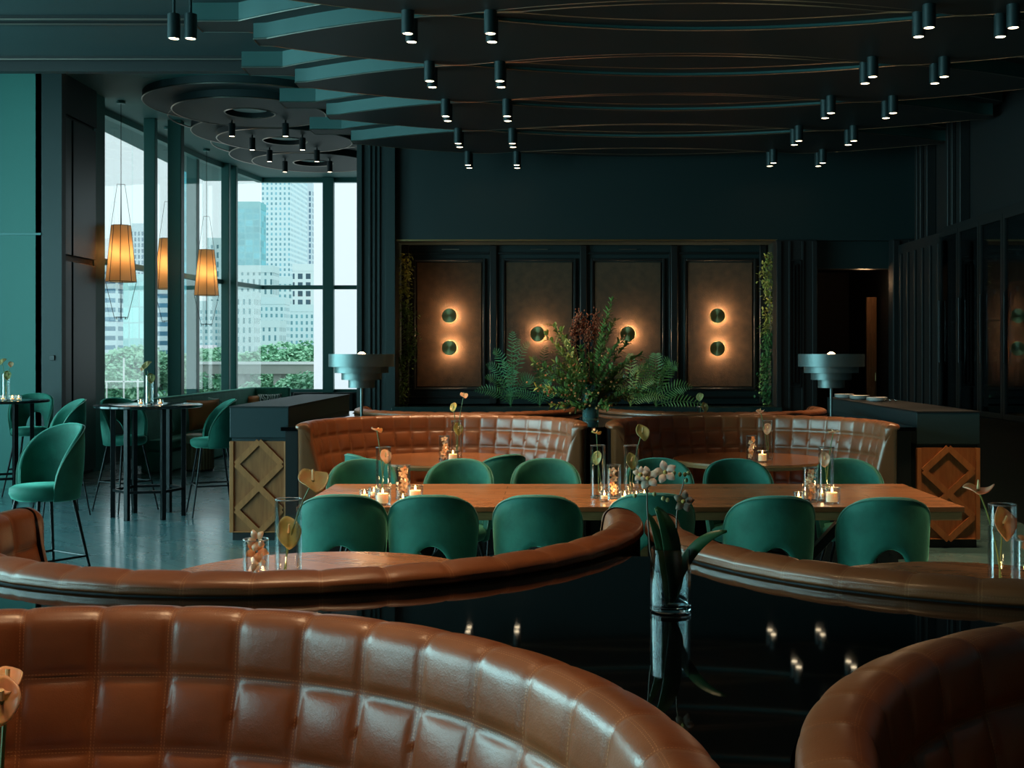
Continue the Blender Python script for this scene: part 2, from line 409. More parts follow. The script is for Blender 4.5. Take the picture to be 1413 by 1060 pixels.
# the glazed bay
HEAD, SILL, TR = 5.06, .88, 2.94
glaz = [((-6.50, 17.04), (-6.19, 17.8)), ((-6.45, 19.1), (-6.36, 19.4)), ((-6.62, 20.3), (-6.55, 20.95)), ((-6.43, 21.3), (-6.13, 21.75)), ((-6.03, 22.4), (-5.94, 23.9))]
glaz = [((-6.62, 16.5), (-6.5, 18.2)), ((-6.5, 18.2), (-6.42, 19.8)), ((-6.42, 19.8), (-6.34, 21.3)), ((-6.34, 21.3), (-6.16, 22.4)), ((-6.16, 22.4), (-5.94, 23.9)), ((-5.94, 23.9), (-4.58, 23.9)), ((-4.58, 23.9), (-2.6, 23.9))]
def wall_seg(a, b, z0, z1, t):
    a = Vector((a[0], a[1], 0)); b = Vector((b[0], b[1], 0))
    return MB().bar(a + Vector((0, 0, (z0 + z1) / 2)), b + Vector((0, 0, (z0 + z1) / 2)), t, z1 - z0)
for i, (a, b) in enumerate(glaz):
    f = wall_seg(a, b, TR - .04, TR + .04, .10)
    f.v += []; g = wall_seg(a, b, HEAD, HB, .12); f.add(g.v, g.f); g = wall_seg(a, b, SILL - .06, SILL, .12); f.add(g.v, g.f)
    fo = f.build('window_%d' % (i + 1), M['mullion'], smooth=0); fo['kind'] = 'structure'
    wall_seg(a, b, SILL, HEAD, .012).build('window_pane', M['glass'], fo, smooth=0)
    ws = wall_seg(a, b, 0, SILL - .06, .16); 
    ws.build('wall_below_window', M['wall_dark'], fo, smooth=0)
def post(x0, x1, y, d=.2):
    trim(MB().box((x0, y, 0), (x1, y + d, HB)), M['mullion'], bevel=.008)
post(px(198, 17.8), px(214, 17.8), 17.8, .12)
post(px(231, 17.95), px(250, 17.95), 17.95, .16)
post(px(257, 21.0), px(272, 21.0), 21.0, .15)
post(px(305, 22.0), px(316, 22.0), 22.0, .12); post(px(317, 22.3), px(326, 22.3), 22.3, .12)
post(px(445, 23.75), px(460, 23.75), 23.75, .15)
# recessed wall panel below the end window
t = MB().box((px(405, 23.8), 23.74, .3), (px(488, 23.8), 23.8, .82)); trim(t, M['wall_dark'], bevel=.02)
t = MB(); x0, x1, z0, z1 = px(415, 23.7), px(440, 23.7), .45, .72
for a in (((x0, 23.72, z0), (x1, 23.73, z0 + .015)), ((x0, 23.72, z1), (x1, 23.73, z1 + .015)), ((x0, 23.72, z0), (x0 + .015, 23.73, z1))): t.box(*a)
trim(t, M['mullion'], smooth=0)

# other walls
w = MB()
for a, b in ((-4, -3.2), (-.4, -.1), (2.7, 3.0), (5.8, 6.1), (8.9, 9.2), (12.0, 14.2)): w.box((XL - .25, a, 0), (XL, b, HC + .7))
w.box((XL - .25, -4, 0), (XL, 14.2, .5)).box((XL - .25, -4, 4.2), (XL, 14.2, HC + .7))
struct('wall_left', w, M['wall_dark'], smooth=0)
for i, (a, b) in enumerate(((-3.2, -.4), (-.1, 2.7), (3.0, 5.8), (6.1, 8.9), (9.2, 12.0))):
    f = MB()
    f.box((XL - .16, a, .5), (XL - .06, a + .08, 4.2)).box((XL - .16, b - .08, .5), (XL - .06, b, 4.2)).box((XL - .16, a + .08, .5), (XL - .06, b - .08, .58)).box((XL - .16, a + .08, 4.12), (XL - .06, b - .08, 4.2)).box((XL - .16, a + .08, 2.6), (XL - .06, b - .08, 2.68))
    fo = f.build('window_%d' % (i + 8), M['mullion'], smooth=0); fo['kind'] = 'structure'
    MB().box((XL - .12, a + .08, .58), (XL - .11, b - .08, 2.6)).box((XL - .12, a + .08, 2.68), (XL - .11, b - .08, 4.12)).build('window_pane', M['glass'], fo, smooth=0)
struct('wall_front', MB().box((XL - .2, -4.2, 0), (XR + .2, -4, HC)), M['wall_shaded'], smooth=0)
struct('wall_right', MB().box((XR, -4, 0), (XR + .2, YB + .6, HC)), M['wall_shaded'], smooth=0)
AX0, AX1, AZ0, AZ1 = px(547, YB), px(1070, YB), pz(560, YB), pz(333, YB)
w = MB()
w.box((-2.67, YB, AZ1), (XR, YB + .2, HC + .05)).box((-2.67, YB, 0), (AX0, YB + .2, AZ1)).box((AX0, YB, 0), (AX1, YB + .2, AZ0)).box((AX1, YB, 0), (3.56, YB + .2, AZ1)).box((4.66, YB, 0), (XR, YB + .2, AZ1)).box((3.56, YB, 2.75), (4.66, YB + .2, AZ1))
w.box((AX0 - .05, YB + .6, AZ0), (AX1 + .05, YB + .65, AZ1)).box((AX0 - .1, YB + .2, AZ0 - .1), (AX0, YB + .65, AZ1 + .05)).box((AX1, YB + .2, AZ0 - .1), (AX1 + .1, YB + .65, AZ1 + .05)).box((AX0, YB + .2, AZ1), (AX1, YB + .65, AZ1 + .1)).box((AX0, YB + .2, AZ0 - .1), (AX1, YB + .65, AZ0))
struct('wall_back', w, M['wall_dark'], smooth=0)
struct('wall_bay', MB().box((-2.67, YB + .2, 0), (-2.5, 24.2, HB)), M['wall_dark'], smooth=0)
# corridor behind the doorway
w = MB().box((3.4, 19, 0), (4.9, 19.1, 3)).box((3.46, YB + .2, 0), (3.56, 19, 3)).box((4.74, YB + .2, 0), (4.84, 19, 3)).box((3.4, YB + .2, 2.9), (4.9, 19.1, 3))
struct('wall_corridor', w, M['wall_shaded'], smooth=0)
# warm wooden door leaf standing open in the corridor
d = MB().box((px(1196, 17.2), 17.2, .02), (px(1210, 17.2), 17.26, pz(410, 17.2)))
do = d.build('door_3', M['door_wood'], None, bevel=.01); do['kind'] = 'structure'
MB().box((px(1199, 17.2), 17.185, .3), (px(1207, 17.2), 17.2, 1.9)).build('door_moulding', M['door_wood'], do, bevel=.006)
MB().tube([(px(1208, 17.15), 17.14, 1.2), (px(1208, 17.15), 17.14, 1.32)], .012).build('door_handle', M['brass'], do)
# fluted pilaster between windows and alcove
def pilaster(x0, x1, y, z1, ridges, m='wall_dark'):
    p = MB().box((x0, y, 0), (x1, y + .2, z1))
    for (a, b, dd) in ridges: p.box((x0 + (x1 - x0) * a, y - dd, .35), (x0 + (x1 - x0) * b, y, z1 - .02))
    p.box((x0 - .01, y - .05, 0), (x1 + .01, y, .30))
    trim(p, M[m], bevel=.006)
pilaster(px(493, 15.8), px(546, 15.8), 15.8, HC, [(.0, .14, .05), (.3, .36, .03), (.42, .48, .03), (.54, .6, .03), (.74, 1.0, .05)])
pilaster(px(1071, 15.8), px(1127, 15.8), 15.8, AZ1, [(.0, .12, .04), (.3, .36, .03), (.62, .68, .03), (.88, 1.0, .04)], 'wall_shaded')
pilaster(px(1232, 15.7), px(1262, 15.7), 15.7, AZ1, [(.0, .3, .03), (.7, 1.0, .03)], 'wall_shaded')
t = MB()
for a, b, z0, z1 in ((px(1090, 15.75), px(1106, 15.75), 1.15, 2.85),):
    for q in (0, .05):
        t.box((a + q, 15.755, z0 + q), (a + q + .012, 15.8, z1 - q)).box((b - q - .012, 15.755, z0 + q), (b - q, 15.8, z1 - q)).box((a + q, 15.755, z0 + q), (b - q, 15.8, z0 + q + .012)).box((a + q, 15.755, z1 - q - .012), (b - q, 15.8, z1 - q))
trim(t, M['moulding'], smooth=0)
trim(MB().box((AX0, 15.88, AZ1), (XR, YB, HC)), M['wall_dark'], smooth=0)        # bulkhead
trim(MB().box((AX0, 15.86, AZ1 - .01), (AX1, 15.885, AZ1 + .012)), M['brass'], smooth=0)
# dado with crossed oak battens, ledge of dark stone
trim(MB().box((AX0, 15.72, 0), (AX1, 16.0, AZ0 - .08)), M['lattice'], smooth=0)
t = MB(); n = 12; ww = (AX1 - AX0) / n
for i in range(n):
    a = AX0 + i * ww
    for p, q in (((a, .82), (a + ww, .2)), ((a, .2), (a + ww, .82))): t.bar((p[0], 15.715, p[1]), (q[0], 15.715, q[1]), .04, .02, (0, 1, 0))
trim(t, M['lattice_raised'], smooth=0)
trim(MB().box((AX0 - .02, 15.62, AZ0 - .08), (AX1 + .02, 16.58, AZ0)), M['marble'], bevel=.008)
# framed fabric panels in the alcove
YA = YB + .6
def frame_rect(mb, x0, x1, z0, z1, y0, y1, w):
    mb.box((x0, y0, z0), (x0 + w, y1, z1)).box((x1 - w, y0, z0), (x1, y1, z1)).box((x0 + w, y0, z0), (x1 - w, y1, z0 + w)).box((x0 + w, y0, z1 - w), (x1 - w, y1, z1))
for a, b in ((575, 665), (698, 790), (820, 912), (948, 1038)):
    x0, x1, z0, z1 = px(a, YA), px(b, YA), pz(534, YA), pz(362, YA)
    t = MB().box((x0, YA - .03, z0), (x1, YA, z1)); o = t.build('wall_panel', M['fabric_panel'], None, bevel=.01)
    idx = (575, 698, 820, 948).index(a)
    tag(o, ['brown fabric wall panel with two stacked brass lights, next to the window side', 'brown fabric wall panel behind the ferns with one brass light half hidden', 'brown fabric wall panel behind the tallest green spray with one brass light', 'brown fabric wall panel with two stacked brass lights, next to the doorway'][idx], 'wall panel', 'brown fabric panels in the alcove')
    f = MB(); frame_rect(f, x0 - .05, x1 + .05, z0 - .05, z1 + .05, YA - .06, YA, .035)
    frame_rect(f, x0 - .14, x1 + .14, z0 - .16, z1 + .14, YA - .04, YA, .03)
    f.build('frame', M['moulding'], o, bevel=.006)
t = MB()
for xx in (560, 681, 805, 930, 1052): 
    t.box((px(xx, YA) - .05, YA - .07, AZ0), (px(xx, YA) + .05, YA, AZ1))
trim(t, M['moulding'], bevel=.012)
for xx in (622, 744, 866, 993):
    t = MB().box((px(xx - 12, YA), YA - .05, pz(345, YA)), (px(xx + 12, YA), YA - .03, pz(344, YA))); trim(t, M['brass_dim'], smooth=0)

# ------------------------------------------------------------------ hanging ceiling panels
PITCH, Y0 = 1.545, 8.98
def lens_half(x, up):
    if x < -.8: v = .34 * (-.8 - x) ** 1.5
    elif x > 3.07: v = .34 * (x - 3.07) ** 1.5
    else:
        q = (x - 1.135) / 1.935; v = .42 * (1 - q * q)
    return max(.012, v - (.19 if up else 0))
def panel(k):
    yc = Y0 + PITCH * (k + .5)
    for up, z0, z1 in ((0, HL, HL + .13), (1, HL + .13, HC)):
        xa, xb = (-2.46, 4.73) if not up else (-2.95, 4.80)
        xs = [xa + (xb - xa) * i / 60 for i in range(61)]
        lo = []; hi = []
        for x in xs:
            h = max(.10 if not up else .16, PITCH / 2 - lens_half(x, up))
            lo.append((x, yc - h)); hi.append((x, yc + h))
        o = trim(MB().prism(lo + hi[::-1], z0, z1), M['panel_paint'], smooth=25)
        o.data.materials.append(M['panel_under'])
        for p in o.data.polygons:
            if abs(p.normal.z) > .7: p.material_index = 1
        s = MB(); r = .006
        for e, d in ((lo, -1), (hi, 1)):
            s.tube([(x, y + d * .003, z0 + .002) for x, y in e], r, 4)
        s.tube([(xa, lo[0][1], z0), (xa, hi[0][1], z0)], r, 4)
        s.build('edge_strip', M['brass_dim'], o, smooth=0)
for k in range(-3, 5 - 1): panel(k)
panel(4 - 1 + 0) if False else None
# black infill added to keep the lens-shaped gaps dark, with a second thin line
for k in range(-3, 5):
    yc = Y0 + PITCH * k; xs = [-.95 + (3.22 + .95) * i / 60 for i in range(61)]
    lo = [(x, yc - max(.004, lens_half(x, 0) + .003)) for x in xs]; hi = [(x, yc + max(.004, lens_half(x, 0) + .003)) for x in xs]
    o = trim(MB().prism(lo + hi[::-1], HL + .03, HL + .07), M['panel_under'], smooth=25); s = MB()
    for d in (-1, 1): s.tube([(x, yc + d * lens_half(x, 1), HL + .028) for x in xs[3:-3]], .006, 4)
    s.build('edge_strip', M['brass_dim'], o, smooth=0)

for (y, x1) in ((9.95, -2.95), (10.10, -2.95), (11.30, -2.95), (11.46, -2.95)):
    trim(MB().box((-9, y, HC - .035), (x1, y + .05, HC)), M['brass_dim'] if False else M['panel_under'], smooth=0)
    trim(MB().box((-9, y - .006, HC - .04), (x1, y, HC - .028)), M['brass_dim'], smooth=0)
trim(MB().box((-9, 11.42, HC - .12), (-2.5, 11.52, HB)), M['panel_under'], smooth=0)
# round ceiling roses of the bay
for i, yc in enumerate((16.45, 18.6, 20.75)):
    a = MB().lathe([(0, HB), (1.42, HB), (1.42, HB - .10 - i * .002), (0, HB - .10 - i * .002)], 96, (-4.24, yc, 0)); o = trim(a, M['ceiling'], smooth=30)
    MB().ring((-4.24, yc, HB - .10), 1.42, .009, 96, 5).build('edge_strip', M['brass_dim'], o)
    a = MB().lathe([(.33, HB - .1), (1.04, HB - .1), (1.04, HB - .2), (.33, HB - .2)], 96, (-4.24, yc, 0), close=True); o = trim(a, M['ceiling'], smooth=30)
    MB().ring((-4.24, yc, HB - .2), 1.04, .009, 96, 5).build('edge_strip', M['brass_dim'], o)
    MB().ring((-4.24, yc, HB - .2), .34, .012, 64, 5).build('inner_ring', M['brass_dim'], o)
    MB().lathe([(0, HB - .13), (.24, HB - .13), (.24, HB - .15), (0, HB - .15)], 48, (-4.24, yc, 0)).build('centre_disc', M['mullion'], o)
for i, yc in enumerate((17.52, 19.67)):
    MBo = MB().ring((-4.24, yc, HB - .09), 1.42, .012, 96, 5); trim(MBo, M['brass_dim'])

# ------------------------------------------------------------------ right side: pilasters and wine cabinet
for y, w_ in ((15.2, .45), (14.0, .5)):
    p = MB().box((XR - .12, y - w_ / 2, 3.05), (XR, y + w_ / 2, HC)).box((XR - .17, y - .12, 3.05), (XR - .12, y - .04, HC)).box((XR - .17, y + .04, 3.05), (XR - .12, y + .12, HC)); trim(p, M['wall_shaded'], bevel=.01)
p = MB().box((XR - .3, 13.5, 0), (XR, 15.6, 3.03))
for yy in (13.6, 13.9, 14.2, 14.5, 14.8, 15.1, 15.4): p.box((XR - .33, yy, .1), (XR - .3, yy + .06, 2.9))
trim(p, M['wall_shaded'], bevel=.006)
wc = empty('wine_cabinet', (XR - .02, 10.2, 0)); tag(wc, 'tall black wine cabinet with glass doors against the dark wall by the doorway', 'cabinet')
MB().box((-.04, 0, 0), (0, 3.2, 3.03)).box((-.42, 0, 2.97), (-.04, 3.2, 3.03)).box((-.42, 0, 0), (-.04, 3.2, .95)).box((-.42, 0, .95), (-.04, .04, 2.97)).box((-.42, 3.16, .95), (-.04, 3.2, 2.97)).build('carcass', M['moulding'], wc, smooth=0, bevel=.004)
for z in (1.25, 1.6, 1.95, 2.3, 2.65): MB().box((-.36, .05, z), (-.05, 3.15, z + .015)).build('shelf', M['black_metal'], wc, smooth=0)
for i in range(5):
    y0 = .02 + i * .64
    f = MB(); 
    f.box((-.46, y0, .96), (-.425, y0 + .05, 2.96)).box((-.46, y0 + .58, .96), (-.425, y0 + .63, 2.96)).box((-.46, y0 + .05, .96), (-.425, y0 + .58, 1.01)).box((-.46, y0 + .05, 2.91), (-.425, y0 + .58, 2.96))
    fo = f.build('door', M['moulding'], wc, smooth=0)
    MB().box((-.445, y0 + .05, 1.01), (-.44, y0 + .58, 2.91)).build('glass', M['wine_glass'], fo, smooth=0)
    MB().tube([(-.475, y0 + .56, 1.5), (-.475, y0 + .56, 2.2)], .008, 6).build('handle', M['black_metal'], fo)
bp = MB().lathe([(0, 0), (.036, 0), (.038, .02), (.038, .19), (.015, .24), (.014, .30), (0, .30)], 14).build('wine_bottle', M['bottle'])
MB().lathe([(0, .302), (.016, .302), (.017, .26), (.0155, .25)], 12).build('foil_cap', M['foil'], bp)
tag(bp, None, 'bottle'); BP = Proto(bp)
nb = 0
for zi, z in enumerate((1.265, 1.615, 1.965, 2.315)):
    for j in range(5):
        y = 10.2 + .3 + j * .6
        BP.put((XR - .25, y, z + .001), 0, 'dark wine bottle on a shelf behind the glass doors of the tall black cabinet', 'bottles in the wine cabinet')

# ================================================================== OUTSIDE
GZ = -4.0
struct('ground', MB().box((-260, 40, GZ - .2), (60, 420, GZ)).box((-90, 26, GZ - .2), (-9.5, 40, GZ)), M['street'], smooth=0)
def building(x0, x1, ytop, D, mt, depth=None, label='', steps=(), ang=0, roof=None, name='building', side=9):
    """pixel columns x0-x1, roof line ytop, at distance D"""
    wallc = mt[1]; mt = facade(mt[0] + '_%d' % len(bpy.data.materials), mt[1], mt[2], mt[3] * D / F, mt[4] * D / F, mt[5] * D / F, .5)
    xa, xb = px(x0, D), px(x1, D); w = xb - xa; zt = pz(ytop, D) - GZ; dp = D * side / (765.0 - x1 - side)
    o = empty(name, ((xa + xb) / 2, D + dp / 2, GZ), ang); tag(o, label, 'building', 'buildings outside the windows')
    MB().box((-w / 2, -dp / 2, 0), (w / 2, dp / 2, zt)).build('wall', mt, o, smooth=0)
    r = MB().box((-w / 2 - .01 * w, -dp / 2 - .01 * w, zt), (w / 2 + .01 * w, dp / 2 + .01 * w, zt + .012 * D * .5))
    for (a, b, h) in steps: r.box((-w / 2 + a * w, -dp / 2 + .1 * dp, zt), (-w / 2 + b * w, dp / 2 - .1 * dp, zt + h * D / F))
    r.build('roof', mat('roof_' + mt.name, wallc, .7), o, smooth=0)
    return o, w, dp, zt
wh = (.55, .72, .74)
f_tower = ('tower_facade', (.56, .72, .76), (.13, .30, .37), 6, 7, 1.7)
f_tower2 = ('tower_stripes', (.50, .62, .68), (.06, .12, .18), 5, 8, 1.2)
f_glass = ('glass_facade', (.14, .44, .48), (.06, .30, .36), 11, 9, .7)
f_stone = ('stone_facade', (.48, .64, .66), (.07, .17, .20), 8, 13, 2.6)
f_stone2 = ('pale_facade', (.50, .67, .70), (.10, .24, .28), 7, 9, 2.0)
f_grid = ('grid_facade', (.60, .72, .74), (.03, .07, .10), 11, 12, 2.2)
f_bands = ('band_facade', (.54, .72, .78), (.05, .16, .25), 300, 13, 3.4)
f_light = ('light_glass_facade', (.40, .70, .72), (.30, .62, .64), 14, 22, .8)
building(361, 400, 225, 330, f_tower, 45, 'very tall pale office tower with rows of small windows, cut off by the bay ceiling', side=24)
building(424, 431, 262, 400, f_tower2, 30, 'narrow striped dark and white tower beside the tallest tower')
building(326, 358, 288, 290, f_glass, 30, 'blue green glass office block rising beside the tallest tower', steps=((.1, .9, 6),))
building(326, 376, 376, 180, f_stone, 18, 'cream stone building with a heavy cornice and rows of tall windows', steps=((.15, .6, 9),))
building(376, 404, 392, 215, f_stone2, 25, 'pale office block between the stone building and the white gridded block', steps=((.2, .7, 8),))
building(404, 434, 374, 165, f_grid, 16, 'white concrete block with a grid of square dark windows')
building(352, 392, 420, 152, f_stone2, 9, 'stepped pale building with curved bays above the trees', steps=((.1, .7, 7),))
building(326, 351, 412, 140, f_stone, 12, 'old stone building with arched windows behind the palm tree')
building(400, 436, 430, 130, f_stone2, 12, 'low cream building with small windows above the green trees')
building(358, 386, 452, 120, f_stone, 9, 'low stone house with a pointed roof above the river trees', steps=((.3, .6, 4),))
building(140, 161, 375, 120, f_bands, 20, 'dark blue office block with white floor bands beyond the first pane')
building(160, 198, 388, 135, f_light, 20, 'pale green glass building beyond the first window pane', steps=())
building(182, 200, 318, 300, f_tower2, 30, 'distant faint tower seen behind the first pendant lamp')
building(212, 234, 400, 110, f_bands, 11, 'white and blue banded block seen between the first two posts')
building(247, 262, 190, 145, f_glass, 8, 'glass tower glimpsed in the narrow gap between posts')
o, w_, dp_, zt_ = building(272, 300, 425, 125, f_stone2, 8, 'classical building with a row of columns below its pediment')
cm = MB()
for i in range(7):
    xx = -w_ / 2 + w_ * (i + .5) / 7; MB().lathe([(0, 2.5), (.28, 2.5), (.24, 6.5), (0, 6.5)], 10, (xx, -dp_ / 2 - .5, 0)).build('column', M['white_wall'], o)
building(286, 306, 338, 230, f_stone, 25, 'grey stone tower block behind the third pendant lamp')
# plain white wall of the neighbouring tower
D = 56
o = MB().box((px(433, D), D, GZ), (px(520, D), D + 10, 22)).build('building', M['white_wall'], smooth=0)
tag(o, 'plain white windowless wall of a neighbouring tower beside the skyline', 'building')
# viaduct and street
o = empty('viaduct', (px(380, 78), 78, GZ)); tag(o, 'low grey viaduct on piers crossing behind the nearer trees', 'viaduct')
MB().box((-5.2, 0, pz(516, 78) - GZ), (3.2, 2, pz(503, 78) - GZ)).build('deck', M['street'], o, smooth=0)
MB().box((-5.2, -.1, pz(503, 78) - GZ), (3.2, 0, pz(499, 78) - GZ)).build('parapet', M['post_white'], o, smooth=0)
for xx in (-5.0, -2.6, -.2, 2.2): MB().box((xx, .3, 0), (xx + .5, 1.7, pz(516, 78) - GZ)).build('pier', M['street'], o, smooth=0)
random.seed(5)
def tree_proto(n, seed, palm=False):
    rnd = random.Random(seed); t = MB(); t.tube([(0, 0, 0), (.1, .05, 1.6), (0, 0, 3.2)], .22, 7, .12)
    r = empty('tree'); t.build('trunk', M['trunk'], r)
    lf = MB()
    if palm:
        for i in range(16):
            a = 2 * PI * i / 16 + rnd.random() * .2; L = 1.9
            for j in range(9):
                t0 = j / 9; x = L * t0; z = 3.3 + .9 * math.sin(t0 * 2.3) - 1.2 * t0 * t0
                c_ = Vector((x * math.cos(a), x * math.sin(a), z)); d = Vector((-math.sin(a), math.cos(a), -.5)) * .45; q = Vector((math.cos(a), math.sin(a), -.2)) * .14
                lf.add([c_ - d, c_ + q, c_ + d, c_ - q], [(0, 1, 2, 3)])
    else:
        blobs = [(rnd.uniform(-1.6, 1.6), rnd.uniform(-1.2, 1.2), rnd.uniform(2.6, 4.9), rnd.uniform(.8, 1.3)) for _ in range(9)]
        for _ in range(n):
            b = rnd.choice(blobs); v = Vector((rnd.gauss(0, 1), rnd.gauss(0, 1), rnd.gauss(0, 1))).normalized() * b[3] * rnd.uniform(.75, 1.05)
            c_ = Vector(b[:3]) + v; a = Vector((rnd.gauss(0, 1), rnd.gauss(0, 1), rnd.gauss(0, .6))).normalized() * .16; q = a.cross(Vector((rnd.random(), rnd.random(), 1))).normalized() * .12
            lf.add([c_ - a, c_ + q, c_ + a, c_ - q], [(0, 1, 2, 3)])
    lf.build('foliage', M['tree_leaf'], r, smooth=0)
    return r
tps = [tree_proto(3800, 1), tree_proto(3800, 2), tree_proto(0, 3, True)]
tag(tps[0], None, 'tree'); tag(tps[1], None, 'tree'); tag(tps[2], None, 'tree')
TP = [Proto(t) for t in tps]
spots = [(150, 80, 0, 1.0, 472), (172, 86, 1, 1.05, 474), (194, 78, 0, 1.0, 478), (222, 84, 1, 1.1, 474), (288, 92, 0, 1.15, 474), (300, 82, 1, 1., 490), (284, 70, 1, .8, 508),
         (338, 100, 2, 1.0, 472), (362, 96, 0, 1.1, 482), (380, 104, 1, 1.1, 476), (402, 98, 0, 1.2, 468), (424, 104, 1, 1.3, 464), (394, 62, 0, .8, 512), (420, 64, 1, .75, 506), (340, 68, 1, .6, 522), (246, 88, 0, 1.1, 478), (160, 62, 1, .7, 505), (186, 60, 0, .6, 515)]
lab = ['leafy green street tree beyond the first window pane, nearest the doors', 'leafy green tree behind the overhead line poles', 'leafy green tree beside the first window post', 'leafy tree seen between the first two window posts', 'tall leafy tree below the classical columns', 'leafy tree against the post under the third pendant', 'low bushy tree below the third pendant lamp',
       'palm tree with spiky fronds before the stone building', 'round leafy tree beside the palm', 'round leafy tree behind the viaduct, middle of the end window', 'broad leafy tree under the white gridded block', 'broad leafy tree touching the plain white wall', 'near leafy tree below the viaduct beside the patterned cushion', 'near leafy tree below the viaduct against the white wall', 'small tree low in the corner of the end window above the orange cushion', 'leafy tree in the narrow gap between posts', 'small bushy tree low under the first pane', 'small bushy tree beside the bar table vase outside']
for (x, D, k, s, top), l in zip(spots, lab):
    h = pz(top, D) - GZ; sc_ = h / (5.9 if k < 2 else 4.6)
    TP[k].put((px(x, D), D, GZ), random.random() * 6, l, 'trees outside the windows', sc_)
g = empty('overhead_line_gantry', (px(168, 55), 55, GZ)); tag(g, 'white steel railway gantry standing before the trees', 'gantry')
for a, b, w_ in (((-1.0, 0, 0), (-1.0, 0, 4.6), .07), ((.75, 0, 0), (.75, 0, 4.4), .07), ((-1.2, 0, 4.3), (1.3, 0, 4.3), .06), ((.1, 0, 3.2), (.1, 0, 5.4), .06), ((-.7, 0, 2.2), (-.7, 0, 4.3), .05)):
    MB().bar(a, b, w_, w_).build('steel_bar', M['post_white'], g, smooth=0)
g = empty('street_lamp', (px(183, 50), 50, GZ)); tag(g, 'white curved street lamp outside beside the bar table flowers', 'street lamp')
MB().tube([(0, 0, 0), (0, 0, 2.6), (.2, 0, 3.0), (.8, 0, 3.3)], .05, 8).build('pole', M['post_white'], g)
MB().box((.7, -.08, 3.26), (1.05, .08, 3.34)).build('lamp_head', M['post_white'], g, bevel=.02)
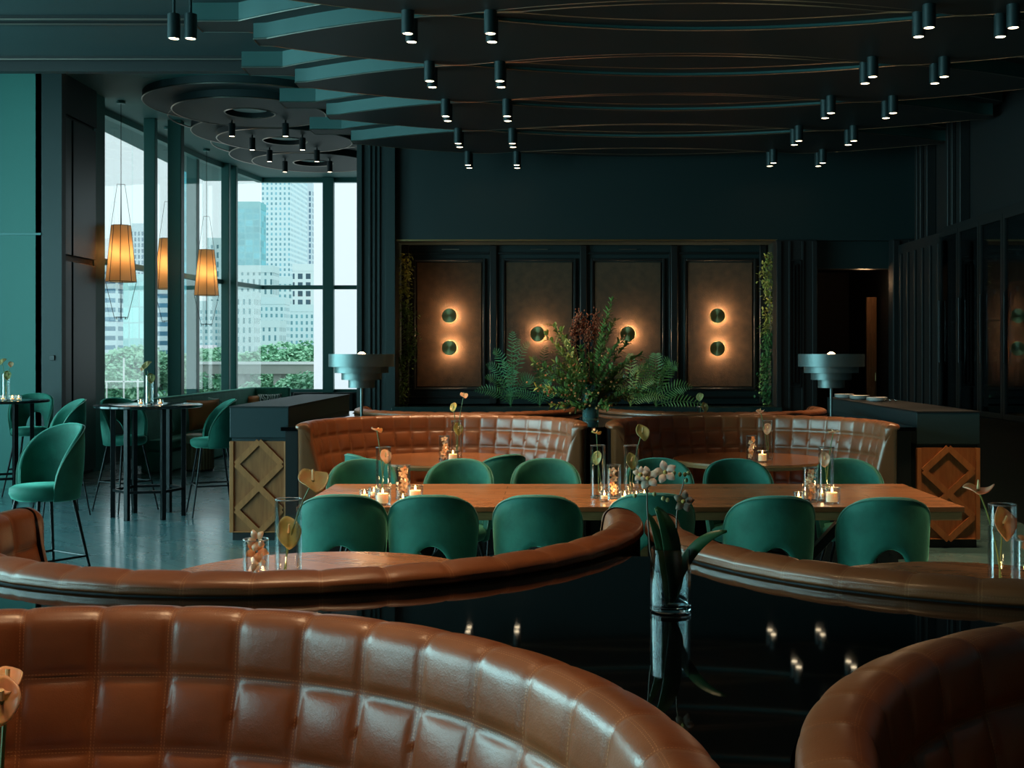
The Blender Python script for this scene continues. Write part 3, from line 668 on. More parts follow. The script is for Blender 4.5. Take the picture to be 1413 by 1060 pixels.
# ================================================================== BOOTHS
def catmull(P, n):
    out = []
    for i in range(len(P) - 1):
        p0 = P[max(i - 1, 0)]; p1 = P[i]; p2 = P[i + 1]; p3 = P[min(i + 2, len(P) - 1)]
        for k in range(n):
            t = k / n
            out.append(tuple(.5 * ((2 * b) + (-a + c) * t + (2 * a - 5 * b + 4 * c - d) * t * t + (-a + 3 * b - 3 * c + d) * t ** 3) for a, b, c, d in zip(p0, p1, p2, p3)))
    out.append(P[-1]); return out
def booth():
    root = empty('booth'); tag(root, None, 'booth')
    # profile (radius, height, quilt row): underside of the roll outside, over the top, down the inside
    prof = [(1.058, 1.030, -.45), (1.072, 1.036, -.25), (1.078, 1.048, 0.0), (1.068, 1.066, .33), (1.035, 1.078, .66), (1.0, 1.080, .95), (.972, 1.062, 1.25), (.960, 1.02, 1.6), (.950, .955, 2.0), (.934, .885, 2.5), (.918, .815, 3.0), (.902, .745, 3.5), (.887, .675, 4.0), (.875, .60, 4.5), (.864, .53, 5.0), (.86, .45, 5.5), (.86, .34, 6)]
    pr = catmull(prof, 5)
    # rows: seam at integers 0(outer), 2, 3, 4, 5 ; the big top row spans 0..2
    def puff_v(v):
        if v < 0: return abs(math.sin(PI * min(1, -v / .45) * .5)) * .6 if False else .4
        if v < 2: return max(0, math.sin(PI * v / 2)) ** .15
        return max(0, math.sin(PI * (v - math.floor(v)))) ** .40
    NC, SUB = 23, 12; a0, a1 = R(-9), R(189)
    vs = []; uv = []; n = NC * SUB; k = len(pr); fs = []
    ns = []
    for j in range(k):
        b = pr[min(j + 1, k - 1)]; a = pr[max(j - 1, 0)]; d = Vector((b[0] - a[0], b[1] - a[1])).normalized(); ns.append((-d[1] * -1, d[0] * -1))
    # outward normal of the cushion: outside face points to +r, inside face to -r
    cen = (1.0, .9)
    for i in range(n + 1):
        u = i / n * NC; ang = a0 + (a1 - a0) * i / n
        pu = max(0, abs(math.sin(PI * u))) ** .38
        for j, (r, z, v) in enumerate(pr):
            s_ = min(1, max(0, v / 2)); amp = .003 + .014 * s_ * s_
            pv = puff_v(v); d = amp * pu * pv - .003 - .012 * s_ * s_
            nx, nz = ns[j]
            if (nx * (r - cen[0]) + nz * (z - cen[1])) < 0: nx, nz = -nx, -nz
            rr = r + nx * d; zz = z + nz * d
            vs.append((rr * math.cos(ang), rr * math.sin(ang), zz)); uv.append((u, v if v >= 2 else v))
    for i in range(n):
        for j in range(k - 1): fs.append((i * k + j, (i + 1) * k + j, (i + 1) * k + j + 1, i * k + j + 1))
    mb = MB(); mb.v = vs; mb.f = fs; mb.uv = uv
    # rounded leather ends
    for end, ang, sg in ((0, a0, -1), (n, a1, 1)):
        rings = []
        for s_ in range(0, 6):
            t = s_ / 5 * PI / 2; sh = .035 * (1 - math.cos(t)); ex = .045 * math.sin(t)
            row = []
            c0 = Vector((.972, .75))
            pts = [(p[0], p[1]) for p in pr] + [(.86, .12), (1.05, .12)]
            for (r, z) in pts:
                q = Vector((r, z)); tc = Vector((.97, min(max(z, .2), 1.02)))
                dd = (tc - q); q2 = q + (dd.normalized() * min(sh, dd.length * .9) if dd.length > 1e-6 else dd)
                tang = Vector((-math.sin(ang), math.cos(ang))) * sg * ex
                row.append((q2[0] * math.cos(ang) + tang[0], q2[0] * math.sin(ang) + tang[1], q2[1]))
            rings.append(row)
        o = len(mb.v); L_ = len(rings[0])
        for row in rings: mb.v += row; mb.uv += [(.5, .5)] * L_
        for s_ in range(5):
            for j in range(L_ - 1):
                q = (o + s_ * L_ + j, o + s_ * L_ + j + 1, o + (s_ + 1) * L_ + j + 1, o + (s_ + 1) * L_ + j); mb.f.append(q)
            mb.f.append((o + s_ * L_ + L_ - 1, o + s_ * L_, o + (s_ + 1) * L_, o + (s_ + 1) * L_ + L_ - 1))
        mb.f.append(tuple(o + 5 * L_ + j for j in range(L_)))
    mb.build('backrest', M['leather'], root, smooth=80)
    # black outer shell
    s = MB(); m_ = 96
    def sh(u, v):
        pts = [(1.05, .0), (1.066, .0), (1.066, 1.034), (1.05, 1.034)]
        p = pts[int(round(v * 4)) % 4]; a = a0 + (a1 - a0) * u
        return (p[0] * math.cos(a), p[0] * math.sin(a), p[1])
    s.grid(sh, m_, 4, False, True); s.f.append((0, 1, 2, 3)); L0 = (m_ - 1) * 4; s.f.append((L0, L0 + 1, L0 + 2, L0 + 3)); s.build('outer_shell', M['black_shell'], root, smooth=50)
    # seat cushion with radial seams
    sp = catmull([(.90, .44), (.88, .47), (.70, .48), (.50, .47), (.455, .44), (.45, .38), (.46, .34)], 4)
    vs = []; k = len(sp); n = 11 * 10; fs = []; uv = []
    for i in range(n + 1):
        u = i / n * 11; ang = a0 + (a1 - a0) * i / n; pu = abs(math.sin(PI * u)) ** .4
        for r, z in sp:
            zz = z + .014 * (pu - 1); rr = r + (.01 * (1 - pu) if r < .5 else 0); vs.append((rr * math.cos(ang), rr * math.sin(ang), zz)); uv.append((u, .5))
    for i in range(n):
        for j in range(k - 1): fs.append((i * k + j, (i + 1) * k + j, (i + 1) * k + j + 1, i * k + j + 1))
    s = MB(); s.v = vs; s.f = fs; s.uv = uv
    for q in (0, n): s.f.append(tuple(q * k + j for j in range(k)))
    s.build('seat', M['leather'], root, smooth=70)
    s = MB()
    def bs(u, v):
        pts = [(.50, .0), (1.05, .0), (1.05, .35), (.50, .35)]
        p = pts[int(round(v * 4)) % 4]; a = a0 + (a1 - a0) * u
        return (p[0] * math.cos(a), p[0] * math.sin(a), p[1])
    s.grid(bs, m_, 4, False, True); s.f.append((0, 1, 2, 3)); s.f.append((L0, L0 + 1, L0 + 2, L0 + 3)); s.build('base', M['black_shell'], root, smooth=50)
    return root
BO = Proto(booth())
CA = [(-.85, 1.42), (1.38, 1.38)]; CB = [(-.79, 3.83), (1.36, 3.68)]
CC = [(-.85, 9.05), (1.50, 9.05)]; CD = [(-.83, 11.52), (1.52, 11.52)]
BO.put((*CA[0], 0), 0, 'big tan quilted leather booth nearest the camera, beside the bottom orange anthurium', 'curved leather booths')
BO.put((*CA[1], 0), 0, 'shaded tan leather booth at the bottom corner beside the glossy black counter', 'curved leather booths')
BO.put((*CB[0], 0), PI, 'tan leather booth seen from behind, rolled top below the nearest bar stool', 'curved leather booths')
BO.put((*CB[1], 0), PI, 'tan leather booth seen from behind, rolled top running from the orchid to the frame edge', 'curved leather booths')
BO.put((*CC[0], 0), 0, 'tan quilted leather booth behind the long table, on the window side', 'curved leather booths', 1.03)
BO.put((*CC[1], 0), 0, 'tan quilted leather booth behind the long table, on the wine cabinet side', 'curved leather booths', 1.03)
BO.put((*CD[0], 0), PI, 'farthest tan leather booth, only its rolled top seen on the window side', 'curved leather booths', 1.03)
BO.put((*CD[1], 0), PI, 'farthest tan leather booth, only its rolled top seen on the doorway side', 'curved leather booths', 1.03)
for o in list(COL.objects):
    if o.name.startswith('booth') and abs(o.scale[0] - 1.03) < 1e-3: o.scale = (1.03, 1.03, 1.0)

# glossy black counters filling the space between back-to-back booths
def counter(cl, cu, y0, y1, x0, x1, rr, label):
    z1 = 1.03; R_ = rr
    root = empty('counter', ((x0 + x1) / 2, (y0 + y1) / 2, 0)); tag(root, label, 'counter')
    ox, oy = (x0 + x1) / 2, (y0 + y1) / 2
    def body(R_, z0, z1, name, m, ins=0):
        xs = [x0 + ins + (x1 - x0 - 2 * ins) * i / 240 for i in range(241)]
        b = MB(); V = []
        for x in xs:
            lo, hi = y0 + ins, y1 - ins
            for cx, cy in cl:
                if abs(x - cx) < R_: lo = max(lo, cy + math.sqrt(R_ * R_ - (x - cx) ** 2))
            for cx, cy in cu:
                if abs(x - cx) < R_: hi = min(hi, cy - math.sqrt(R_ * R_ - (x - cx) ** 2))
            V.append((x - ox, lo - oy, hi - oy))
        vs = []
        for x, lo, hi in V: vs += [(x, lo, z0), (x, hi, z0), (x, hi, z1), (x, lo, z1)]
        fs = [(i * 4 + a, i * 4 + (a + 1) % 4, i * 4 + 4 + (a + 1) % 4, i * 4 + 4 + a) for i in range(240) for a in range(4)] + [(0, 1, 2, 3), (960, 961, 962, 963)]
        b.add(vs, fs).build(name, m, root, smooth=30)
    body(R_, z1 - .03, z1, 'top', M['slab']); body(R_ + .004, 0, z1 - .03, 'body', M['black_shell'], .03)
    return root
counter(CA, CB, 1.42, 3.32, -2.1, 2.65, 1.085, 'glossy black counter top between the near booths, carrying the orchid vase')
counter(CC, CD, 9.15, 11.7, -2.12, 2.8, 1.125, 'glossy black counter between the far booths, carrying the large flower vase')

# round tables in the booths
def round_table():
    root = empty('round_table'); tag(root, None, 'table')
    t = MB().lathe([(0, .74), (.585, .74), (.585, .7405)], 72)
    MB().lathe([(0, .7805), (.592, .7805), (.592, .777), (0, .777)], 96).build('table_top', M['round_top'], root, smooth=30)
    MB().lathe([(0, .777), (.60, .777), (.604, .765), (.598, .742), (.55, .735), (0, .735)], 96).build('table_edge', M['table_edge'], root, smooth=30)
    MB().lathe([(0, .735), (.10, .735), (.045, .70), (.04, .06), (.06, .03), (0, .03)], 24).build('column', M['black_metal'], root)
    MB().lathe([(0, 0), (.24, 0), (.24, .02), (.05, .035), (0, .035)], 40).build('base', M['black_metal'], root)
    return root
RT = Proto(round_table())
TB = [(-.85, 4.30), (1.47, 4.06)]; TC = [(-.86, 9.22), (1.53, 9.22)]; TD = [(-.86, 11.7), (1.55, 11.7)]; TA = [(-.84, 1.26), (1.40, 1.26)]
for (x, y), l in zip(TB + TC + TD + TA, ['round oak table whose top shines behind the rolled booth back near the bar stool', 'round oak table behind the rolled booth back at the frame edge, with the orange anthurium',
        'round oak table in the booth behind the long table, window side', 'round oak table in the booth behind the long table, wine cabinet side',
        'round table hidden in the farthest booth, window side', 'round table hidden in the farthest booth, doorway side', 'round table in the booth nearest the camera, below the orange anthurium', 'round table in the shaded corner booth nearest the camera']):
    RT.put((x, y, 0), 0, l, 'round booth tables')

# ================================================================== LONG TABLE
LT = empty('dining_table', (.41, 6.92, 0)); tag(LT, 'long oak dining table set across the room between two rows of green chairs', 'table')
lx, ly = 1.80, .56
MB().box((-lx, -ly, .745), (lx, ly, .775)).build('table_top', M['tabletop'], LT, smooth=0, bevel=.005)
MB().box((-lx + .01, -ly + .01, .70), (lx - .01, ly - .01, .745)).build('apron', M['table_edge'], LT, smooth=0, bevel=.004)
for xx in (-1.15, 1.05):
    MB().bar((xx - .32, -.05, .70), (xx + .3, -.05, .03), .07, .05).bar((xx + .32, .05, .70), (xx - .3, .05, .03), .07, .05).build('leg', M['black_metal'], LT, smooth=0, bevel=.004)
    MB().box((xx - .4, -.35, 0), (xx + .4, .35, .03)).build('foot', M['black_metal'], LT, smooth=0, bevel=.004)
MB().box((-.10, -.3, .0), (-.04, .3, .70)).build('leg', M['table_edge'], LT, smooth=0, bevel=.006)
MB().box((.06, -.3, .0), (.12, .3, .70)).build('leg', M['table_edge'], LT, smooth=0, bevel=.006)

# ================================================================== CHAIRS AND STOOLS
def chair(name, seat, cat):
    root = empty(name); tag(root, None, cat)
    # the sitter faces -y, the back is at +y
    TH = R(112); H = .415 if seat < .6 else .375
    def ztop(th):
        a = abs(th) / TH; return seat - .01 + (H + .01) * max(0, 1 - a ** 2.5) ** .62
    def zbot(th):
        w = R(34); b = seat - .085
        if abs(th) < w: return b + .26 * math.sqrt(1 - (th / w) ** 2)
        return b
    NU, NV = 57, 9
    def pt(u, v, off):
        th = -TH + 2 * TH * u
        zb, zt = zbot(th), ztop(th)
        z = zb + (zt - zb) * v
        h = (z - seat) / H
        r = .222 + .030 * math.sin(min(1, max(0, h + .2)) * PI * .6) + off
        return (r * math.sin(th) * 1.03, r * math.cos(th) * .96 + .01, z)
    mb = MB(); T = .034
    outer = [[pt(i / (NU - 1), j / (NV - 1), 0) for j in range(NV)] for i in range(NU)]
    inner = [[pt(i / (NU - 1), j / (NV - 1), -T) for j in range(NV)] for i in range(NU)]
    loopn = 2 * NV + 2
    vs = []
    for i in range(NU):
        o_, n_ = outer[i], inner[i]
        def mid(a, b, dz): return ((a[0] + b[0]) / 2, (a[1] + b[1]) / 2, (a[2] + b[2]) / 2 + dz)
        vs += o_ + [mid(o_[-1], n_[-1], .011)] + n_[::-1] + [mid(o_[0], n_[0], -.008)]
    fs = [(i * loopn + j, (i + 1) * loopn + j, (i + 1) * loopn + (j + 1) % loopn, i * loopn + (j + 1) % loopn) for i in range(NU - 1) for j in range(loopn)]
    fs += [tuple(range(loopn)), tuple((NU - 1) * loopn + j for j in range(loopn))]
    mb.add(vs, fs).build('backrest', M['velvet'], root, smooth=75)
    p = []
    for i in range(NU):
        a = pt(i / (NU - 1), 1, .001); p.append((a[0], a[1], a[2] + .002))
    MB().tube(p, .0045, 6).build('piping_highlight', M['velvet_edge'], root)  # paler tube puts the highlight of the velvet rim into the colour
    s = MB()
    prof = [(0, seat - .09), (.17, seat - .09), (.205, seat - .075), (.222, seat - .045), (.218, seat - .012), (.19, seat + .004), (.10, seat + .012), (0, seat + .014)]
    s.lathe(prof, 48); s.v = [(x * 1.0, y * .98 - .012, z) for x, y, z in s.v]
    s.build('seat', M['velvet'], root, smooth=60)
    zs = seat - .085
    ex = .235 if seat < .6 else .25
    feet = []
    for sx in (-1, 1):
        for sy in (-1, 1):
            a = (sx * .13, sy * .13, zs); b = (sx * ex, sy * ex * .95, 0); feet.append((a, b))
            MB().tube([a, b], .013, 10, .0085).build('leg', M['black_metal'], root)
    if seat > .6:
        z = .30; t = (zs - z) / zs; q = []
        for a, b in feet: q.append([a[i] + (b[i] - a[i]) * t for i in range(3)])
        f = MB()
        for i, j in ((0, 1), (1, 3), (3, 2), (2, 0)): f.tube([q[i], q[j]], .0075, 8)
        f.build('foot_rail', M['black_metal'], root)
    return root
DC = Proto(chair('dining_chair', .47, 'chair'))
# backs towards the camera -> back at -y, rotate by PI
G1 = 'green velvet chairs along the near side of the long table'; G2 = 'green velvet chairs along the far side of the long table'
def chr_(xp, Y, rz, l, g, s=1.0):
    DC.put((px(xp, Y), Y, 0), rz, l, g, (.89, .89, 1))
CH = 1.0
chr_(473, 6.12, PI + .10, 'green velvet chair, back to camera, at the window end of the long table', G1)
chr_(598, 6.10, PI + .04, 'green velvet chair second from the window end, arched back opening fully seen', G1)
chr_(742, 6.10, PI - .02, 'green velvet chair beside the raised end of the booth roll, back to the camera', G1)
chr_(897, 6.18, PI, 'green velvet chair mostly hidden behind the orchid and the gap between booth rolls', G1)
chr_(1060, 6.06, PI + .03, 'green velvet chair behind the booth roll, next to the orchid, back to the camera', G1)
chr_(1217, 6.0, PI - .06, 'green velvet chair with its back to the camera nearest the oak lattice panel', G1)
chr_(500, 7.72, .12, 'green velvet chair across the long table behind the anthurium vase at the window end', G2)
chr_(632, 7.72, -.05, 'green velvet chair across the long table between two candle groups, below the round table', G2)
chr_(753, 7.75, 0, 'green velvet chair across the table in front of the booth arm', G2)
chr_(910, 7.78, 0, 'green velvet chair across the table half hidden by orchid blossoms', G2)
chr_(1020, 7.72, 0, 'green velvet chair across the table below the far round table', G2)
chr_(1172, 7.75, -.05, 'green velvet chair across the table behind the candle group at the lattice end', G2)
chr_(680, 8.42, -2.45, 'dark green chair turned with its back to the camera at the far round table', None)
chr_(520, 8.42, 2.2, 'small light green chair corner showing against the far booth leather', None)

BS = Proto(chair('bar_stool', .76, 'stool'))
def stl(xp, Y, rz, l, s=1.0): BS.put((px(xp, Y), Y, 0), rz, l, 'green velvet bar stools', (.93, .93, 1))
stl(62, 7.55, 2.55 - PI + 0.0, 'nearest green velvet bar stool, tall black legs behind the booth roll', 1.0)
stl(84, 11.75, -.95, 'green velvet bar stool tucked at the bar table by the teal wall')
stl(42, 13.42, .1, 'green velvet bar stool beyond the bar table, against the teal wall')
stl(173, 12.05, .95, 'green velvet bar stool on the door side of the round bar table')
stl(293, 11.75, -1.15, 'green velvet bar stool on the oak panel side of the round bar table')

def bar_table():
    root = empty('bar_table'); tag(root, None, 'table')
    MB().lathe([(0, 1.07), (.50, 1.07), (.512, 1.078), (.512, 1.095), (.50, 1.10), (0, 1.10)], 72).build('table_top', M['slab'] if False else mat('bar_top', (.01, .014, .015), .12), root)
    r = MB()
    for k in range(6):
        a = k * PI / 3 + .22; x, y = .33 * math.cos(a), .33 * math.sin(a)
        MB().box((-.022, -.022, 0), (.022, .022, 1.07), Matrix.Translation((x, y, 0)) @ Matrix.Rotation(a, 4, 'Z')).build('leg', M['black_metal'], root, smooth=0, bevel=.003)
        b = (k + 1) * PI / 3 + .22
        r.bar((x, y, .27), (.33 * math.cos(b), .33 * math.sin(b), .27), .025, .025)
    r.build('lower_rail', M['black_metal'], root, smooth=0)
    return root
BT = Proto(bar_table())
BT.put((px(205, 11.6), 11.6, 0), 0, 'round black bar table with flowers and tealights before the window', 'bar tables')
BT.put((px(-2, 12.75), 12.75, 0), .2, 'black bar table cut off by the frame edge beside the teal wall', 'bar tables')

# ================================================================== SOFA
so = empty('corner_sofa', (-5.5, 18.5, 0)); tag(so, 'long dark green velvet corner sofa under the bay windows', 'sofa')
path = [(-5.62, 15.75), (-5.62, 21.75), (px(402, 21.75), 21.75)]
def sofa_part(name, prof, m, sub=0):
    vs = []; k = len(prof)
    (ax, ay), (bx, by), (cx, cy) = path
    for (x, y, dx, dy) in ((ax, ay, 1, 0), (bx, by, 1, -1), (cx, cy, 0, -1)):
        for o_, z in prof: vs.append((x + dx * o_ + 5.5, y + dy * o_ - 18.5, z))
    fs = [(i * k + j, (i + 1) * k + j, (i + 1) * k + (j + 1) % k, i * k + (j + 1) % k) for i in range(2) for j in range(k)] + [tuple(range(k)), tuple(2 * k + j for j in range(k))]
    return MB().add(vs, fs).build(name, m, so, smooth=30, bevel=.03)
sofa_part('backrest', [(0, .1), (.16, .1), (.20, .46), (.14, .98), (.0, .98)], M['velvet'])
sofa_part('seat', [(.18, .30), (.50, .30), (.52, .44), (.18, .44)], M['velvet'])
sofa_part('base', [(.1, .0), (.47, .0), (.47, .30), (.1, .30)], M['velvet'])
def cushion(name, w, h, m, edge=True):
    root_m = MB()
    def f(u, v, s):
        x = (u - .5) * 2; y = (v - .5) * 2
        pinch = 1 - .07 * (x * x) * (1 - y * y) * 0 - .06 * (1 - abs(x)) * 0
        xx = x * (1 - .07 * (1 - y * y)); yy = y * (1 - .07 * (1 - x * x))
        return (xx * w / 2, s * .075 * max(0, (1 - x ** 4) * (1 - y ** 4)) ** .55, yy * h / 2 + h / 2)
    n = 15
    root_m.grid(lambda u, v: f(u, v, 1), n, n); root_m.grid(lambda u, v: f(u, v, -1), n, n)
    o = root_m.build(name, m, smooth=80)
    if edge:
        pts = [f(t / 12, 0, 0) for t in range(12)] + [f(1, t / 12, 0) for t in range(12)] + [f(1 - t / 12, 1, 0) for t in range(12)] + [f(0, 1 - t / 12, 0) for t in range(13)]
        MB().tube(pts, .006, 5).build('piping_highlight', M['velvet_edge'] if m is not M['cushion_orange'] else M['cushion_orange'], o)
    return o
def put_c(m, x, Y, z, tilt, rz, label, roll=0, w=.46):
    o = cushion('cushion', w, w * .9, m); o.location = (x, Y, z); o.rotation_euler = (tilt, roll, rz); tag(o, label, 'cushion', 'sofa cushions'); return o
put_c(M['cushion_orange'], px(284, 17.6), 17.6, .47, -.25, PI / 2 - .9, 'orange cushion on the sofa seen over the bar stool, leaning on a green one', w=.5)
put_c(M['velvet'], px(307, 18.25), 18.25, .47, -.3, PI / 2 + .6, 'dark green piped cushion on the sofa beside the nearer orange cushion', w=.52)
put_c(M['velvet'], px(232, 16.6), 16.6, .47, -.3, PI / 2, 'dark green cushion on the sofa behind the bar table legs', w=.5)
put_c(M['cushion_orange'], px(343, 21.0), 21.0, .50, -.3, -.35, 'orange cushion at the sofa corner beside the patterned one', w=.41)
put_c(M['pattern'], px(373, 21.0), 21.0, .52, -.3, .35, 'black and white patterned cushion at the end of the sofa', w=.42)
ot = empty('ottoman', (px(274, 16.2), 16.2, 0)); tag(ot, 'round fluted wooden pouf with beige leather seat beside the sofa', 'pouf')
mb = MB(); n = 56; vs = []
for i in range(n):
    a = 2 * PI * i / n; r = .205 - (.008 if i % 2 else 0)
    vs += [(r * math.cos(a), r * math.sin(a), .02), (r * math.cos(a), r * math.sin(a), .38)]
mb.add(vs, [(2 * i, 2 * ((i + 1) % n), 2 * ((i + 1) % n) + 1, 2 * i + 1) for i in range(n)]).build('fluted_side', M['ottoman_side'], ot, smooth=0)
MB().lathe([(0, .38), (.21, .38), (.22, .40), (.222, .46), (.21, .49), (.15, .50), (0, .50)], 40).build('cushion_top', M['ottoman_top'], ot)
MB().lathe([(0, 0), (.2, 0), (.2, .03), (0, .03)], 40).build('plinth', M['black_metal'], ot)

# ================================================================== SERVICE STATIONS
def station(x0, x1, y0, y1, h, label, outer):
    cx = (x0 + x1) / 2
    o = empty('service_station', (cx, y0, 0)); tag(o, label, 'cabinet', 'service stations beside the booths')
    w = x1 - x0; d = y1 - y0; zb = h - .27
    MB().box((-w / 2, .0, zb), (w / 2, d, h - .012)).build('cap', M['station'], o, smooth=0, bevel=.004)
    MB().box((-w / 2 - .004, -.004, h - .012), (w / 2 + .004, d, h)).build('rim', M['black_shell'], o, smooth=0)
    MB().box((-w / 2 + .02, .02, .0), (w / 2 - .02, d - .05, .07)).build('plinth', M['black_shell'], o, smooth=0)
    MB().box((-w / 2 + .01, .03, .07), (w / 2 - .01, d - .03, zb)).build('body', M['station'], o, smooth=0)
    z0, z1 = .07, zb - .03
    MB().box((-w / 2 + .002, .006, z0), (w / 2 - .002, .028, z1)).build('front_panel', M['lattice'], o, smooth=0)
    hh = (z1 - z0); m = MB(); hw = w / 2 - .055; zc = (z0 + z1) / 2
    L_ = [((-hw, z0 + hh * .75), (0, z1)), ((0, z1), (hw, z0 + hh * .75)), ((-hw, z0 + hh * .75), (0, zc)), ((hw, z0 + hh * .75), (0, zc)), ((0, zc), (-hw, z0 + hh * .25)), ((0, zc), (hw, z0 + hh * .25)), ((-hw, z0 + hh * .25), (0, z0)), ((hw, z0 + hh * .25), (0, z0))]
    for i, (a, b) in enumerate(L_):
        m.bar((a[0], -.002 - i * .0006, a[1]), (b[0], -.002 - i * .0006, b[1]), .05, .02, (0, 1, 0))
    m.build('lattice', M['lattice_raised'], o, smooth=0)
    MB().box((-w / 2, -.012, z0), (-w / 2 + .035, .03, z1)).box((w / 2 - .035, -.012, z0), (w / 2, .03, z1)).box((-w / 2 + .035, -.01, z0), (w / 2 - .035, .006, z0 + .01)).build('edge_frame', M['lattice_raised'], o, smooth=0, bevel=.003)
    return o
station(px(317, 10.1), px(398, 10.1), 10.1, 13.1, 1.15, 'service station with oak lattice front on the window side, before the green sofa', 1)
station(px(1265, 9.72), px(1352, 9.72), 9.72, 12.9, 1.125, 'service station with oak lattice front at the dark end, stacked glasses on top', 1)
# crockery and glasses on the far end of the dark station
gz = 1.1255
gp = MB().lathe([(0, 0), (.035, 0), (.038, .004), (.006, .008), (.005, .05), (.035, .075), (.042, .10), (.034, .14), (.032, .14), (.040, .10), (.032, .078), (0, .06)], 20).build('wine_glass', M['vase_glass'])
pl = MB().lathe([(0, 0), (.06, 0), (.10, .012), (.105, .018), (.06, .010), (0, .008)], 28).build('plate', M['china']); tag(pl, None, 'plate')
tag(gp, None, 'glass'); PL = Proto(pl); GP = Proto(gp)
for k, (xp, Y) in enumerate(((1222, 11.45), (1228, 11.25), (1236, 11.2), (1217, 11.2))): GP.put((px(xp, Y), Y, gz), 0, 'small stemmed glass standing among the others on the dark service station', 'glasses on the dark service station', .3)
for k, (xp, Y) in enumerate(((1165, 12.6), (1186, 12.2), (1210, 11.7))):
    for q in range(3): PL.put((px(xp, Y), Y, gz + q * .0125), 0, ['bottom', 'middle', 'top'][q] + ' white plate of the stack on the dark station ' + ['nearest the doorway', 'in the middle', 'nearest the oak front'][k], 'white plates on the dark service station')
# ================================================================== TABLEWARE AND FLOWERS
def vase(h, r, m=None, name='glass_vase'):
    o = MB().lathe([(0, 0), (r, 0), (r, h), (r - .004, h), (r - .004, .012), (0, .012)], 32).build(name, M['vase_glass']); 
    MB().ring((0, 0, h), r - .002, .0022, 32, 6).build('rim', M['rim_glass'], o)
    MB().lathe([(0, .0005), (r - .001, .0005), (r - .001, .011), (0, .011)], 28).build('thick_base', M['rim_glass'], o)
    return tag(o, None, 'vase')
M['rim_glass'] = mat('rim_glass', (.75, .78, .76), .05, Transmission_Weight=.85, IOR=1.4)
VT = Proto(vase(.30, .043)); VS = Proto(vase(.19, .042))
def votive():
    o = MB().lathe([(0, 0), (.026, 0), (.030, .01), (.031, .055), (.028, .055), (.026, .012), (0, .012)], 20).build('tealight_holder', M['vase_glass'])
    MB().ring((0, 0, .055), .0295, .002, 20, 5).build('rim', M['rim_glass'], o)
    return tag(o, None, 'candle holder')
def candle_jar():
    o = MB().lathe([(0, 0), (.045, 0), (.046, .085), (.043, .085), (.042, .01), (0, .01)], 28).build('candle_jar', M['vase_glass'])
    MB().ring((0, 0, .085), .0445, .002, 28, 5).build('rim', M['rim_glass'], o)
    return tag(o, None, 'candle holder')
def candle(r, h):
    o = MB().lathe([(0, 0), (r, 0), (r, h), (r * .85, h - .002), (r * .3, h - .006), (0, h - .006)], 20).build('candle', M['wax'])
    MB().tube([(0, 0, h - .006), (0, 0, h + .004)], .0012, 5).build('wick', M['black_metal'], o)
    MB().lathe([(0, h + .001), (.005, h + .007), (.0045, h + .014), (.002, h + .024), (0, h + .030)], 10).build('flame', M['flame'], o)
    return tag(o, None, 'candle')
VO, JA = Proto(votive()), Proto(candle_jar()); CL, TL = Proto(candle(.032, .05)), Proto(candle(.019, .016))
def anth(spm, h, lean, az, size, tiltx, name='anthurium'):
    """flower on a stem: base at origin, stem leaning"""
    o = empty(name); tag(o, None, 'flower')
    tip = Vector((math.cos(az) * lean, math.sin(az) * lean, h))
    pts = [Vector((0, 0, .015)) * (1 - t) ** 2 + Vector((math.cos(az) * lean * .2, math.sin(az) * lean * .2, h * .6)) * 2 * t * (1 - t) + tip * t * t for t in [i / 10 for i in range(11)]]
    MB().tube(pts, .0028, 6).build('stem', M['stem'], o)
    mb = MB()
    def sp(u, v):
        a = 2 * PI * u; rr = size * v
        # heart outline
        x = rr * (1.0 * math.sin(a)) * .82; y = rr * (math.cos(a) * .95 + .28 * (1 - abs(math.sin(a))) * (1 if math.cos(a) > 0 else -.9))
        z = .30 * size * v * v * abs(math.sin(a)) + .10 * size * math.sin(3 * a) * v * v
        return (x, y, z)
    mt = Matrix.Translation(tip) @ Euler((tiltx, 0, .35 * math.cos(az))).to_matrix().to_4x4() @ Matrix.Rotation(PI, 4, 'Z')
    mb.grid(sp, 28, 7, True, False, mt)
    s = mb.build('spathe', spm, o, smooth=80); md = s.modifiers.new('t', 'SOLIDIFY'); md.thickness = .0018
    MB().tube([mt @ Vector((0, 0, .002)), mt @ Vector((0, -size * .18, size * .28)), mt @ Vector((0, -size * .40, size * .52))], .0055 * size / .05, 7, .003).build('spadix', M['spadix'], o)
    return o
def anthurium(xp, yp, Y, base_x, base_z, spm, size, tilt, az, label, yoff=0):
    """flower head at pixel xp,yp at depth Y; stem foot at (base_x, Y, base_z)"""
    hx, hz = px(xp, Y), pz(yp, Y); dx = hx - base_x
    a = 0 if dx >= 0 else PI
    o = anth(M[spm], hz - base_z, abs(dx), a, size, tilt)
    if az: pass
    o.location = (base_x, Y + yoff, base_z); o['label'] = label; o['group'] = 'anthuriums in vases'
    return o
def blossom(m, mt, size, mb):
    for k in range(5):
        a = 2 * PI * k / 5 + .3
        def pe(u, v):
            r = size * (.12 + .88 * v); w = size * .34 * math.sin(PI * min(1, v * .82 + .12)) * (u - .5) * 2
            return (r * math.cos(a) - w * math.sin(a), r * math.sin(a) + w * math.cos(a), .22 * size * math.sin(v * 2.5) - .12 * size * abs(u - .5))
        mb.grid(pe, 5, 6, False, False, mt)
